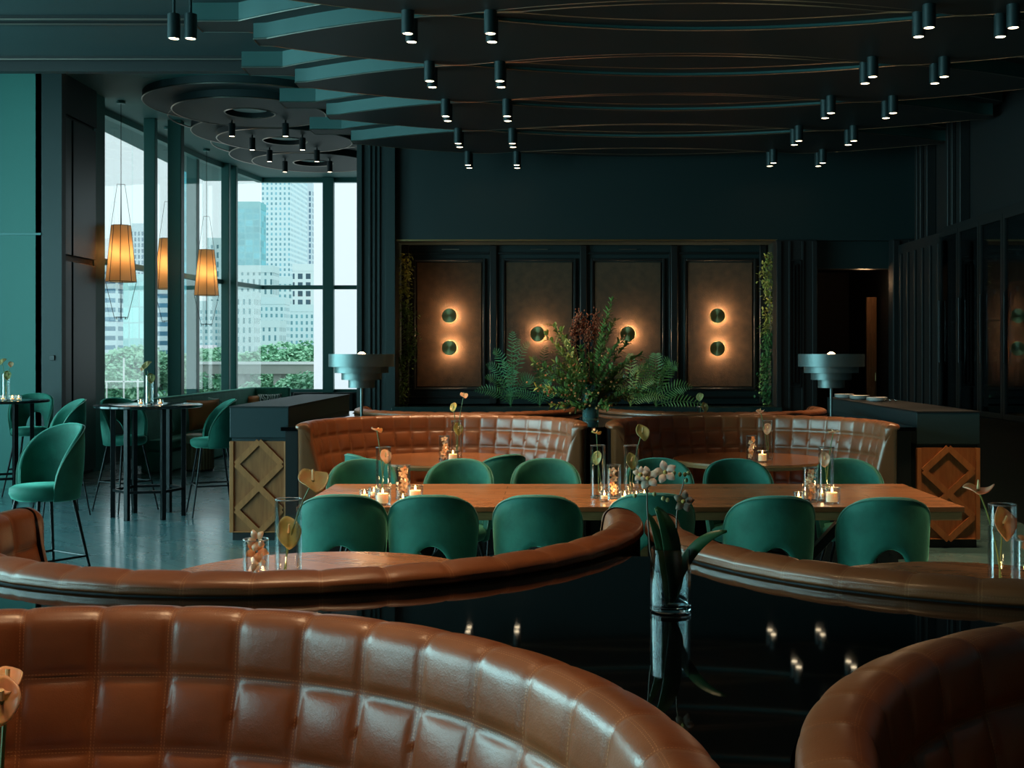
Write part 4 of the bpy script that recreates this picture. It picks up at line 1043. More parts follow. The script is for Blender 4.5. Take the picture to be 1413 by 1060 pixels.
def orchid_in_vase(seed, base, label, n=6, h=.16, sz=.028):
    rnd = random.Random(seed); o = empty('orchid_spray', base); tag(o, label, 'flower', 'orchid sprays in short vases')
    pts = [(.0, 0, .012), (.008, .004, h * .5), (-.006, 0, h)]
    MB().tube(pts, .002, 5).build('stem', M['stem_brown'], o)
    for k in range(n):
        z = .035 + (h - .03) * k / (n - 1); a = rnd.random() * 6.3; r = .010
        mt = Matrix.Translation((r * math.cos(a), r * math.sin(a) - .006, z)) @ Euler((R(70) + rnd.uniform(-.6, .6), rnd.uniform(-.6, .6), rnd.uniform(-.9, .9))).to_matrix().to_4x4()
        b = MB(); blossom(None, mt, sz * rnd.uniform(.8, 1.05), b)
        b.build('blossom', M['orchid'], o, smooth=80)
    return o
LZ, RZ = .7755, .781
NL = [0]
def jar(x, y, z, where, lit=.5):
    JA.put((x, y, z), 0, 'glass candle jar ' + where, 'candle jars')
    CL.put((x, y, z + .0105), 0, 'lit candle in the jar ' + where, 'candles in jars')
    if lit: light('candle_light', 'POINT', (x, y, z + .10), lit, (1, .58, .25), shadow_soft_size=.012)
def vot(x, y, z, where, lit=.15):
    VO.put((x, y, z), 0, 'small tealight glass ' + where, 'tealight holders')
    TL.put((x, y, z + .0125), 0, 'tealight flame in small glass ' + where, 'tealights')
    if lit: light('tealight_glow', 'POINT', (x, y, z + .07), lit, (1, .58, .25), shadow_soft_size=.01)
def at(xp, yp, z):     # point on a level surface of height z under a pixel
    Y = (EYE - z) * F / (yp - 488.0); return px(xp, Y), Y
# --- on the long table, window end
w = 'window end of the long table'
Y = 6.62
x1 = px(529, Y); VT.put((x1, Y, LZ), 0, 'tall glass vase with pink anthurium at the ' + w, 'tall glass vases')
anthurium(520, 594, Y, x1, LZ + .014, 'spathe_pink', .036, -.35, 0, 'pink anthurium rising above the tall vase at the ' + w)
anthurium(532, 630, Y, x1 - .012, LZ + .014, 'spathe_pink', .038, 1.0, 0, 'pink anthurium inside the tall vase at the ' + w, .004)
x2 = px(556, Y + .08); VS.put((x2, Y + .08, LZ), 0, 'short glass vase with coral orchids at the ' + w, 'short glass vases'); orchid_in_vase(3, (x2, Y + .08, LZ), 'coral orchid spray in the short vase at the ' + w)
jar(px(528, Y - .17), Y - .17, LZ, 'before the pink anthurium vase on the long table'); jar(px(573, Y - .02), Y - .02, LZ, 'beside short vase at the ' + w)
vot(px(503, Y + .05), Y + .05, LZ, 'outermost at the ' + w); vot(px(516, Y + .16), Y + .16, LZ, 'behind the vase at the ' + w); vot(px(556, Y - .15), Y - .15, LZ, 'between the two candle jars of the long table', 0)
# --- centre
Y = 6.75; w = 'middle of the long table'
xa = px(825, Y); VT.put((xa, Y, LZ), 0, 'tall glass vase with yellow anthurium in the ' + w, 'tall glass vases')
anthurium(823, 598, Y, xa + .005, LZ + .014, 'spathe_yellow', .034, -.2, 0, 'yellow anthurium above the tall vase in the ' + w); anthurium(824, 632, Y, xa + .02, LZ + .014, 'spathe_green', .036, 1.1, 0, 'green anthurium inside the tall vase in the ' + w)
xb = px(871, Y); VT.put((xb, Y, LZ), 0, 'tall glass vase with green anthurium beside the white orchid, ' + w, 'tall glass vases')
anthurium(886, 597, Y, xb, LZ + .014, 'spathe_green', .048, .95, 0, 'large pale green anthurium standing above the tall vase, ' + w); anthurium(871, 636, Y, xb - .01, LZ + .014, 'spathe_green', .042, 1.25, 0, 'dull green anthurium inside the second tall vase, ' + w)
xc = px(847, Y - .03); VS.put((xc, Y - .03, LZ), 0, 'short glowing vase of coral orchids between two tall vases', 'short glass vases'); orchid_in_vase(8, (xc, Y - .03, LZ), 'coral orchid spray glowing between the two tall vases', 6, .15)
light('candle_light', 'POINT', (xc + .0, Y - .09, LZ + .05), .5, (1, .58, .25), shadow_soft_size=.012)
vot(px(834, Y - .14), Y - .14, LZ, 'before the yellow anthurium vase', 0); vot(px(862, Y - .16), Y - .16, LZ, 'before the glowing orchid vase'); vot(px(878, Y - .17), Y - .17, LZ, 'beneath the green anthurium vase', 0)
vot(px(889, Y - .1), Y - .1, LZ, 'beside the white orchid blossoms on the long table', 0)
# --- lattice end
Y = 6.62; w = 'lattice end of the long table'
xd = px(1140, Y); VT.put((xd, Y, LZ), 0, 'tall glass vase with anthurium at the ' + w, 'tall glass vases')
anthurium(1150, 597, Y, xd, LZ + .014, 'spathe_pink', .034, -.1, 0, 'flat pink anthurium above the tall vase at the ' + w); anthurium(1138, 634, Y, xd + .006, LZ + .014, 'spathe_pink', .038, 1.2, 0, 'pink anthurium inside the tall vase at the ' + w)
xe = px(1118, Y - .05); VS.put((xe, Y - .05, LZ), 0, 'short glass vase of orchids at the ' + w, 'short glass vases'); orchid_in_vase(5, (xe, Y - .05, LZ), 'coral orchid spray in the short vase at the ' + w)
jar(px(1148, Y - .12), Y - .12, LZ, 'at the ' + w); vot(px(1102, Y - .06), Y - .06, LZ, 'outermost at the ' + w); vot(px(1134, Y + .1), Y + .1, LZ, 'behind the jar at the ' + w)
# --- far round tables
Y = 9.12; w = 'round table behind the long table, window side'
x = px(630, Y); VT.put((x, Y, RZ), 0, 'tall glass vase with anthuriums on the ' + w, 'tall glass vases')
anthurium(640, 546, Y, x, RZ + .014, 'spathe_pink', .036, .5, 0, 'pink anthurium highest above the ' + w); anthurium(626, 562, Y, x, RZ + .014, 'spathe_yellow', .034, 1.0, 0, 'yellow anthurium lower above the ' + w); anthurium(632, 592, Y, x + .01, RZ + .014, 'spathe_yellow', .045, 1.2, 0, 'yellow green anthurium inside the vase on the ' + w)
x = px(613, Y - .1); VS.put((x, Y - .1, RZ), 0, 'short glass vase of orchids on the ' + w, 'short glass vases'); orchid_in_vase(11, (x, Y - .1, RZ), 'coral orchid spray on the ' + w)
jar(px(625, Y - .2), Y - .2, RZ, 'on the ' + w)
w = 'round table behind the long table, cabinet side'
x = px(1059, Y); VT.put((x, Y, RZ), 0, 'tall glass vase with pink anthurium on the ' + w, 'tall glass vases')
anthurium(1049, 568, Y, x, RZ + .014, 'spathe_pink', .04, .2, 0, 'pink anthurium above the ' + w); anthurium(1059, 592, Y, x + .008, RZ + .014, 'spathe_pink', .042, 1.0, 0, 'pink anthurium inside the vase on the ' + w)
x = px(1037, Y - .08); VS.put((x, Y - .08, RZ), 0, 'short glass vase of orchids on the ' + w, 'short glass vases'); orchid_in_vase(12, (x, Y - .08, RZ), 'coral orchid spray on the ' + w)
jar(px(1052, Y - .2), Y - .2, RZ, 'on the ' + w)
# --- farthest table
Y = 11.55; x = px(967, Y); VT.put((x, Y, RZ), 0, 'tall glass vase beyond the far booth rolls, before the alcove', 'tall glass vases')
anthurium(966, 548, Y, x, RZ + .014, 'spathe_green', .045, .8, 0, 'pale anthurium beyond the far booths, before the alcove'); anthurium(972, 562, Y, x, RZ + .014, 'spathe_green', .045, 1.2, 0, 'green anthurium inside the vase before the alcove')
# --- table behind the near roll, window side
w = 'round table beside the near bar stool'
Y = 4.06; x = px(398, Y); VT.put((x, Y, RZ), 0, 'tall glass vase with brown anthurium on the ' + w, 'tall glass vases', 1.06)
anthurium(432, 664, Y, x - .04 + .02, RZ + .014, 'spathe_brown', .062, .45, 0, 'large olive anthurium leaning from the vase on the ' + w); anthurium(398, 735, Y, x - .01, RZ + .014, 'spathe_green', .05, 1.1, 0, 'yellow green anthurium inside the tall vase on the ' + w)
x = px(353, Y - .1); VS.put((x, Y - .1, RZ), 0, 'short glass vase with peach orchids on the ' + w, 'short glass vases', 1.03); orchid_in_vase(21, (x, Y - .1, RZ), 'peach orchid spray on the ' + w, 5, .19, .042)
jar(px(377, Y - .14), Y - .14, RZ, 'on the ' + w); vot(px(327, Y - .1), Y - .1, RZ, 'beside the peach orchid vase'); vot(px(318, Y), Y, RZ, 'outermost on the ' + w, 0)
# --- table behind the near roll, frame edge
w = 'round table at the frame edge'
Y = 3.92; x = px(1383, Y); VT.put((x, Y, RZ), 0, 'tall glass vase with peach anthuriums on the ' + w, 'tall glass vases', 1.06)
anthurium(1350, 677, Y, x, RZ + .014, 'spathe_pink', .06, .05, 0, 'large flat orange anthurium leaning from the tall vase at the frame edge'); anthurium(1384, 722, Y, x - .01, RZ + .014, 'spathe_pink', .05, 1.25, 0, 'peach anthurium facing forward inside the tall vase at the frame edge')
jar(px(1373, Y - .16), Y - .16, RZ, 'before the peach anthurium vase at the frame edge', .9)
x = px(1420, Y - .05); VS.put((x, Y - .05, RZ), 0, 'short glass vase of orchids cut by the frame edge', 'short glass vases', 1.1); orchid_in_vase(22, (x, Y - .05, RZ), 'orchid spray in the vase cut by the frame edge', 5, .19, .04)
# --- nearest booth table: only the bloom shows
Y = 1.42; x = px(-25, Y); VT.put((x, Y, RZ), 0, 'glass vase on the nearest booth table, out of frame but for its flower', 'tall glass vases', .9)
anthurium(3, 966, Y, x, RZ + .014, 'spathe_pink', .025, 1.2, 0, 'orange anthurium at the bottom corner before the quilted leather')
anthurium(0, 945, Y, x + .005, RZ + .014, 'spathe_pink', .02, .5, 0, 'second orange anthurium just above the corner one', .02)
# --- bar tables
def bar_flowers(xp, Y, z, ws, flower_px):
    x = px(xp, Y); VT.put((x, Y, z), 0, 'glass vase on the ' + ws, 'vases on the bar tables', .95)
    anthurium(flower_px[0][0], flower_px[0][1], Y, x, z + .014, 'spathe_brown', .055, .6, 0, 'dull brown flower above the vase on the ' + ws)
    anthurium(flower_px[1][0], flower_px[1][1], Y, x + .005, z + .014, 'spathe_green', .05, 1.0, 0, 'green leafy flower in the vase on the ' + ws)
    anthurium(flower_px[2][0], flower_px[2][1], Y, x - .005, z + .014, 'spathe_pink', .035, .8, 0, 'small peach flower above the vase on the ' + ws)
bar_flowers(206, 11.55, 1.1005, 'bar table before the window', ((203, 504), (208, 522), (198, 508)))
vot(px(194, 11.4), 11.4, 1.1005, 'door side of the window bar table', .1); vot(px(221, 11.4), 11.4, 1.1005, 'sofa side of the window bar table', .1)
bar_flowers(8, 12.7, 1.1005, 'bar table by the teal wall', ((3, 500), (10, 518), (15, 503)))
for i, q in enumerate((4, 18, 28)): vot(px(q, 12.55), 12.55 - .02 * i, 1.1005, ['nearest the vase', 'in the middle', 'outermost'][i] + ' on the bar table by teal wall', .1 if i else 0)

# --- potted orchid in the cylinder vase on the black counter
Y = 2.62; x = px(925, Y); SZ = 1.0305
v = empty('cylinder_vase', (x, Y, SZ)); tag(v, 'clear glass cylinder vase of water standing on the glossy black counter', 'vase')
MG = mat('clear_glass', (.86, .97, .98), .0, Transmission_Weight=1, IOR=1.45)
r, h = .045, .139
MB().lathe([(0, 0), (r - .004, 0), (r, .004), (r, h), (r - .004, h), (r - .005, .016), (r - .01, .012), (0, .012)], 64).build('glass', MG, v)
o = empty('orchid', (x, Y, SZ)); tag(o, 'white orchid with dark leaves growing out of the cylinder vase', 'flower')
def leaf(mb, p0, p1, p2, w, n=9, fold=.25, up=Vector((0, 0, 1))):
    p0, p1, p2 = Vector(p0), Vector(p1), Vector(p2)
    vs = []; 
    for i in range(n):
        t = i / (n - 1); c_ = p0 * (1 - t) ** 2 + p1 * 2 * t * (1 - t) + p2 * t * t; d = ((p1 - p0) * (1 - t) + (p2 - p1) * t).normalized()
        s_ = d.cross(up)
        s_ = s_.normalized() if s_.length > 1e-4 else Vector((1, 0, 0)); nn = s_.cross(d)
        ww = w * (math.sin(PI * (t * .93 + .04)) ** .7)
        vs += [c_ - s_ * ww + nn * ww * fold, c_, c_ + s_ * ww + nn * ww * fold]
    fs = []
    for i in range(n - 1): fs += [(i * 3, i * 3 + 1, i * 3 + 4, i * 3 + 3), (i * 3 + 1, i * 3 + 2, i * 3 + 5, i * 3 + 4)]
    mb.add(vs, fs)
def P(xp, yp, dy=0): return Vector((px(xp, Y + dy) - x, dy, pz(yp, Y + dy) - SZ))
for a, b, c_, w_, nm in ((P(925, 832), P(945, 742, -.01), P(1003, 733, -.03), .013, 'leaf'), (P(920, 835), P(915, 740, .02), P(893, 708, .02), .011, 'leaf'), (P(928, 830, .0), P(935, 735, -.03), P(905, 700, -.01), .02, 'leaf'), (P(926, 832), P(936, 795, .02), P(930, 755, .03), .018, 'leaf')):
    mb = MB(); leaf(mb, a, b, c_, w_, 14, .3, Vector((0, -1, .6)) if False else Vector((.1, -.8, .5))); s = mb.build(nm, M['leaf_dark'], o, smooth=80); md = s.modifiers.new('t', 'SOLIDIFY'); md.thickness = .0015
MB().tube([P(912, 825), P(897, 760, -.01), P(893, 700, -.01), P(893, 673, -.01), P(905, 665, -.01), P(928, 655, -.01)], .0022, 7, .0014).tube([P(893, 680, -.01), P(888, 672, -.01)], .0015, 5).build('stem', M['stem_brown'], o)
MB().tube([P(930, 825), P(933, 760), P(934, 710), P(936, 690), P(943, 668), P(944, 660)], .0022, 7, .0013).tube([P(936, 690), P(941, 684)], .0014, 5).build('stem', M['stem_brown'], o)
rnd = random.Random(4)
for (bx, by, s_) in ((894, 660, .027), (918, 652, .027), (943, 692, .025), (884, 655, .018)):
    b = MB(); mt = Matrix.Translation(P(bx, by, -.02)) @ Euler((R(75) + rnd.uniform(-.2, .2), rnd.uniform(-.3, .3), rnd.uniform(-.4, .4))).to_matrix().to_4x4(); blossom(None, mt, s_, b); f = b.build('blossom', M['orchid_pale'], o, smooth=80)
    MB().ball(P(bx, by, -.028), .005, 8, 6).build('lip', M['spathe_yellow'], f)
for (bx, by) in ((903, 682), (876, 684), (921, 690), (915, 688), (945, 655), (950, 653), (938, 655), (930, 653), (947, 663)):
    MB().ball(P(bx, by, -.01), .0045, 8, 6, 1.2).build('bud', M['spathe_green'], o)

# ================================================================== GREENERY
def leafy(mb, rnd, path_, n, L, w, spread=1.0):
    m_ = len(path_) - 1
    for i in range(n):
        t = (i + rnd.random()) / n * m_; k = min(int(t), m_ - 1); p = path_[k].lerp(path_[k + 1], t - k); d = (path_[k + 1] - path_[k]).normalized()
        s_ = Vector((rnd.gauss(0, 1), rnd.gauss(0, 1), rnd.gauss(0, .6))); s_ = (s_ - d * s_.dot(d)).normalized()
        e = (s_ * spread + d * .7).normalized() * L * rnd.uniform(.7, 1.2)
        leaf(mb, p, p + e * .5 + Vector((0, 0, .1 * L)), p + e, w * rnd.uniform(.8, 1.2), 4, .3)
FV = empty('flower_vase', (px(815, 10.2), 10.2, 1.0305)); tag(FV, 'teal glass vase holding the large arrangement between the far booths', 'vase')
MB().lathe([(0, 0), (.07, 0), (.07, .30), (.064, .30), (.06, .02), (0, .02)], 32).build('glass', mat('teal_glass', (.35, .75, .72), .02, Transmission_Weight=.8, IOR=1.3), FV)
FA = empty('flower_arrangement', (px(815, 10.2), 10.2, 1.16)); tag(FA, 'tall arrangement of leafy branches, berries and rust blooms before the alcove', 'flowers')
rnd = random.Random(17)
Yc = 10.2
def Q(xp, yp, dy=0): return Vector((px(xp, Yc) - px(815, Yc), dy, pz(yp, Yc) - 1.16))
st = MB(); g1 = MB(); g2 = MB(); g3 = MB(); be = MB()
tips = []
targets = [(845, 412, 3), (838, 430, 3), (850, 440, 3), (833, 450, 3), (760, 447, 2), (772, 455, 2), (752, 462, 2), (780, 470, 1), (735, 500, 1), (745, 520, 1), (755, 540, 1), (765, 500, 1), (885, 490, 1), (872, 470, 3), (865, 500, 3), (880, 520, 1), (890, 540, 1), (800, 480, 1), (815, 490, 1), (830, 480, 3), (790, 505, 1), (845, 505, 1), (825, 520, 1), (805, 540, 1), (780, 540, 1), (850, 540, 1), (775, 520, 1), (860, 525, 1), (740, 535, 2), (870, 550, 2), (768, 480, 2), (856, 470, 3), (842, 485, 3), (800, 515, 1), (815, 545, 1), (795, 560, 1), (840, 560, 1), (760, 560, 2)]
for (tx, ty, k) in targets:
    dy = rnd.uniform(-.22, .22); e = Q(tx, ty, dy); b0 = Vector((rnd.uniform(-.04, .04), rnd.uniform(-.04, .04), -.12)); mid = Vector((e.x * .35, e.y * .5, e.z * .55 + .05))
    path_ = [b0 * (1 - t) ** 2 + mid * 2 * t * (1 - t) + e * t * t for t in [i / 9 for i in range(10)]]
    st.tube(path_, .004, 5, .0015)
    leafy({1: g1, 2: g2, 3: g3}[k], rnd, path_[3:], 46 if k != 3 else 60, .055 if k == 3 else .062, .010 if k == 3 else .014)
    tips.append(path_)
st.build('stems', M['stem_brown'], FA)
g1.build('dark_foliage', M['leaf_mid'], FA, smooth=0); g2.build('light_foliage', M['leaf_light'], FA, smooth=0); g3.build('olive_spray', M['leaf_mid'], FA, smooth=0)
for i in range(190):
    p = rnd.choice(tips[6:]); q = p[rnd.randint(4, 9)] + Vector((rnd.gauss(0, .04), rnd.gauss(-.03, .05), rnd.gauss(0, .035)))
    be.ball(q, rnd.uniform(.007, .011), 6, 5)
tag(be.build('berries', M['berry'], FA), kind='stuff')
for (bx, by) in ((798, 445), (806, 452), (822, 445), (828, 455), (812, 462), (792, 460)):
    b = MB(); c_ = Q(bx, by, rnd.uniform(-.05, .05)); n_ = 120
    for i in range(n_):
        v_ = Vector((rnd.gauss(0, .02), rnd.gauss(0, .02), rnd.gauss(0, .05))); b.ball(c_ + v_, .008, 5, 4)
    b.tube([c_ + Vector((0, 0, -.03)), Vector((c_.x * .5, c_.y * .5, c_.z * .3))], .003, 5)
    b.build('rust_bloom', M['bloom'], FA, smooth=0)
# ferns on the alcove ledge
def fern(name, base, fronds, m, label, seed, L=.05):
    rnd = random.Random(seed); o = empty(name, base); tag(o, label, 'plant', 'plants on the alcove ledge')
    for (tx, tz, ty) in fronds:
        tw = rnd.uniform(-.9, .9); b = MB(); e = Vector((tx, ty, tz)); mid = Vector((tx * .4, ty * .4, abs(tz) * .9 + .12)); n = 17
        pp = [mid * 2 * t * (1 - t) + e * t * t for t in [i / n for i in range(n + 1)]]
        b.tube(pp, .004, 4, .001)
        for i in range(2, n):
            t = i / n; d = (pp[i + 1] - pp[i - 1]).normalized() if i < n else d; s_ = d.cross(Vector((tw, -1, .3))).normalized(); ll = L * 1.5 * rnd.uniform(.8, 1.1) * math.sin(PI * (t * .85 + .12)) 
            for sg in (-1, 1): leaf(b, pp[i], pp[i] + s_ * sg * ll * .5 + d * ll * .2, pp[i] + s_ * sg * ll + d * ll * .5 + Vector((0, 0, -.1 * ll)), ll * .085, 4, .3, Vector((0, -1, 0)))
        b.build('frond', m, o, smooth=0)
    return o
LY = 15.95
def fb(xp): return (px(xp, LY), LY, AZ0 + .001)
fern('fern', fb(705), [(.03, 1.0, 0), (.28, .85, -.1), (-.25, .75, 0), (-.36, .38, -.1), (.05, .5, -.2), (-.5, .2, -.1), (.35, .35, -.15), (.12, .9, .1), (-.1, .6, -.2), (-.35, .55, 0)], M['leaf_fern'], 'green fern on the alcove ledge, window side of the big arrangement', 1, .06)
fern('fern', fb(745), [(.1, .8, 0), (-.1, .65, -.1), (.3, .5, 0), (-.3, .4, -.1), (0, .45, -.2), (.4, .2, -.1), (-.45, .15, -.1), (.2, .35, -.2)], M['leaf_fern'], 'low fern on the alcove ledge half behind the big arrangement', 2, .055)
fern('fern', fb(905), [(0, .7, 0), (.3, .55, -.1), (-.3, .5, 0), (.5, .25, -.1), (-.4, .2, -.1), (.1, .5, -.2), (.75, -.02, -.15), (.2, .62, 0), (-.15, .6, -.1)], M['leaf_mid'], 'broad leafed fern on the alcove ledge, doorway side of the arrangement', 3, .075)
fern('fern', fb(870), [(0, .7, 0), (.25, .55, -.1), (-.3, .5, 0), (.4, .35, -.1), (-.35, .25, -.1), (.1, .5, -.2), (.5, .1, -.15)], M['leaf_light'], 'yellow green fern on the alcove ledge beside the arrangement', 4, .06)
# climbing plants at the alcove sides
def creeper(pts, m, label, seed, n, w=.11, L=.05):
    rnd = random.Random(seed); b = MB(); s_ = MB()
    path_ = [Vector((px(a, 16.25), 16.25 + rnd.uniform(-.04, .04), pz(c_, 16.25))) for a, c_ in pts]; o = empty('climbing_plant', path_[-1]); tag(o, label, 'plant', 'climbing plants at the alcove sides')
    base = path_[-1].copy(); path_ = [p - base for p in path_]
    s_.tube(path_, .006, 5, .003); s_.build('stem', M['stem_brown'], o)
    for i in range(n):
        k = rnd.randint(0, len(path_) - 2); p = path_[k].lerp(path_[k + 1], rnd.random()) + Vector((rnd.gauss(0, w * .8), rnd.gauss(0, w * .4), rnd.gauss(0, .04)))
        e = Vector((rnd.gauss(0, 1), rnd.gauss(0, 1), rnd.gauss(-.5, .7))).normalized() * L * rnd.uniform(.7, 1.3)
        leaf(b, p, p + e * .5, p + e, L * .3, 4, .3)
    b.build('leaves', m, o, smooth=0)
creeper([(558, 352), (562, 375), (556, 395), (560, 410)], M['leaf_light'], 'upper clump of climbing leaves at the window side of the alcove', 1, 300, .06)
creeper([(552, 415), (562, 440), (568, 470), (560, 500)], M['leaf_mid'], 'middle clump of climbing leaves at the window side of the alcove', 2, 520, .07)
creeper([(552, 500), (556, 520), (553, 556)], M['leaf_mid'], 'lowest clump of climbing leaves at the window side of the alcove', 3, 330, .07)
creeper([(1062, 352), (1056, 385), (1062, 420), (1056, 460)], M['leaf_light'], 'upper climbing plant on the doorway side of the alcove', 4, 460, .06)
creeper([(1060, 455), (1060, 490), (1056, 525), (1060, 557)], M['leaf_fern'], 'lower climbing plant on the doorway side of the alcove', 5, 760, .055)

# ================================================================== LAMPS
def spot():
    o = empty('spotlight'); tag(o, None, 'ceiling light')
    MB().lathe([(.030, .19), (.048, .185), (.048, .0), (.044, .0), (.044, .006), (0, .006)], 24).build('body', M['spot_body'], o)
    MB().tube([(0, 0, .18), (0, 0, .5)], .012, 8).build('mount', M['spot_body'], o)
    MB().lathe([(0, .001), (.036, .001), (.036, .005), (0, .005)], 20).build('lens', M['lens'], o)
    MB().ring((0, 0, .002), .041, .0045, 24, 6).build('glow_ring', M['brass_dim'], o)
    return o
SPT = Proto(spot()); HS = 4.0
cols = [(-1.10, (8.86, 9.10)), (-.48, (8.86, 9.10)), (2.76, (8.70, 8.95)), (3.38, (8.70, 8.95))]
rn = ['fifth', 'fourth', 'third', 'second', 'first']
cn = ['outer window-side column', 'inner window-side column', 'inner cabinet-side column', 'outer cabinet-side column']
BEAM, WARM = 150, (1, .66, .36)
for ci, (x, ys) in enumerate(cols):
    for ri in range(-5, 0):
        light('spot_beam', 'SPOT', (x, ys[0] + PITCH * ri, HS - .02), BEAM * (1.3 if ri > -3 else .6), WARM, spot_size=R(62), spot_blend=.9, shadow_soft_size=.04)
        for k, y in enumerate(ys): SPT.put((x, y + PITCH * ri, HS), 0, 'black cylinder spotlight of a pair above the nearer booths, over the frame', 'paired spotlights above the frame')
    for ri in range(5):
        for k, y in enumerate(ys):
            yy = y + PITCH * ri
            SPT.put((x, yy, HS), 0, 'black cylinder spotlight, %s of pair, %s row from alcove, %s' % (['nearer', 'farther'][k], rn[ri], cn[ci]), 'paired ceiling spotlights')
            if k == 1: light('spot_beam', 'SPOT', (x, yy - .12, HS - .02), BEAM * (1.15, 1.0, .7, .35, .12)[ri], WARM, spot_size=R(62), spot_blend=.9, shadow_soft_size=.04)
bays = [16.96, 18.1, 19.2, 20.3]
for j, y in enumerate(bays):
    for k, x in enumerate((-4.63, -3.86)):
        o = SPT.put((x, y, 4.72), 0, 'black cylinder spotlight of the %s pair under the bay rings, %s' % (['first', 'second', 'third', 'fourth'][j], ['window side', 'room side'][k]), 'bay ceiling spotlights')
for k, xp in enumerate((240, 263)):
    SPT.put((px(xp, 9.0), 9.0, HS), 0, 'black spotlight under the plain dark ceiling, ' + ['nearer the teal wall', 'nearer the hanging panels'][k], 'plain ceiling spotlights')
    light('spot_beam', 'SPOT', (px(xp, 9.0), 9.0, HS - .02), 20, (1, .74, .44), spot_size=R(48), spot_blend=.5, shadow_soft_size=.04)
o = MB().lathe([(0, .0), (.05, 0), (.05, .01), (0, .01)], 24).build('downlight', M['lens_cool']); o.location = (px(151, 14.5), 14.5, HB - .012); tag(o, 'small round downlight set in the bay ceiling above the doors', 'ceiling light')

def pendant():
    o = empty('pendant_lamp'); tag(o, None, 'pendant lamp')      # origin at shade centre bottom
    n = 8; top, bot, h = .13, .205, .79
    def poly(r, z, rot=0): return [(r * math.cos(2 * PI * k / n + rot), r * math.sin(2 * PI * k / n + rot), z) for k in range(n)]
    a, b = poly(bot, 0), poly(top, h)
    MB().add(a + b, [(i, (i + 1) % n, n + (i + 1) % n, n + i) for i in range(n)]).build('shade', M['shade'], o, smooth=0)
    f = MB()
    for i in range(n):
        f.tube([a[i], b[i]], .005, 5); f.tube([a[i], a[(i + 1) % n]], .004, 5); f.tube([b[i], b[(i + 1) % n]], .004, 5)
    lo = poly(.09, -.50)
    for i in range(0, n, 2): f.tube([a[i], lo[i]], .004, 5)
    for i in range(n): f.tube([lo[i], lo[(i + 1) % n]], .004, 5); f.tube([(lo[i][0], lo[i][1], -.5), (lo[i][0] * .82, lo[i][1] * .82, -.53)], .004, 5)
    up = poly(.05, h + .58)
    for i in range(0, n, 2): f.tube([b[i], up[i]], .003, 5); f.tube([up[i], (0, 0, h + .58)], .003, 5)
    f.build('wire_frame', M['black_metal'], o)
    MB().tube([(0, 0, .35), (0, 0, 5.13 - 2.61)], .005, 6).build('cable', M['black_metal'], o)
    MB().lathe([(0, 2.50), (.06, 2.50), (.06, 2.53), (0, 2.53)], 20).build('ceiling_cup', M['mullion'], o)
    for k in range(4):
        q = (.06 * math.cos(k * PI / 2 + .4), .06 * math.sin(k * PI / 2 + .4), .32 + .03 * k)
        MB().ball(q, .022, 10, 8).build('bulb', M['bulb'], o)
    return o
M['bulb'] = emis('warm_bulb', (1, .62, .25), 12)
PD = Proto(pendant())
for (xp, Y, l) in ((167, 16.6, 'nearest amber pendant lamp with wire cage, beside the doors'), (232, 18.5, 'middle amber pendant lamp half hidden by a window post'), (285, 20.5, 'farthest amber pendant lamp near the bay corner')):
    PD.put((px(xp, Y), Y, 2.61), .3, l, 'amber pendant lamps in the bay')
    light('pendant_light', 'POINT', (px(xp, Y), Y, 3.0), 4, (1, .58, .26), shadow_soft_size=.05)

def disc():
    o = empty('wall_lamp'); tag(o, None, 'wall light')
    MB().lathe([(0, -.012), (.10, -.012), (.105, -.006), (.105, 0), (0, 0)], 48).build('disc', M['disc_brass'], o)
    MB().box((-.003, -.095, -.016), (.003, .095, -.012)).build('seam', M['brass_dim'], o, smooth=0)
    MB().lathe([(0, 0), (.006, 0), (.006, .07), (0, .07)], 12).build('bracket', M['brass_dim'], o)
    MB().ring((0, 0, .014), .058, .006, 32, 6).build('light_ring', M['ring_glow'], o)
    o.rotation_euler = (-PI / 2, 0, 0)
    return o
def disc_mat():
    m, nt, b = nodes_of('disc_brass'); b.inputs['Base Color'].default_value = (.42, .42, .20, 1); b.inputs['Metallic'].default_value = 1; b.inputs['Roughness'].default_value = .42
    setin(b, Anisotropic=.85)
    tn = nt.nodes.new('ShaderNodeTangent'); tn.direction_type = 'RADIAL'; tn.axis = 'Z'; nt.links.new(tn.outputs[0], b.inputs['Tangent']); return m
M['disc_brass'] = disc_mat(); M['ring_glow'] = emis('warm_ring', (1, .55, .22), 14)
# lens disc faces -y: local -z must point to -y
WL = Proto(disc())
for (xp, yp, l) in ((620, 436, 'upper brass disc light on the panel nearest the windows'), (620, 480, 'lower brass disc light on the panel nearest the windows'), (742, 461, 'brass disc light half hidden by the arrangement, window side'), (866, 461, 'brass disc light beside the tall olive spray'), (990, 436, 'upper brass disc light on the panel nearest the doorway'), (990, 481, 'lower brass disc light on the panel nearest the doorway')):
    o = WL.put((px(xp, 16.5), 16.5, pz(yp, 16.5)), 0, l, 'brass disc wall lights'); o.rotation_euler = (-PI / 2, 0, 0)
    light('wall_lamp_light', 'POINT', (px(xp, 16.5) + .02, 16.535, pz(yp, 16.5)), 27, (1, .60, .30), shadow_soft_size=.012)

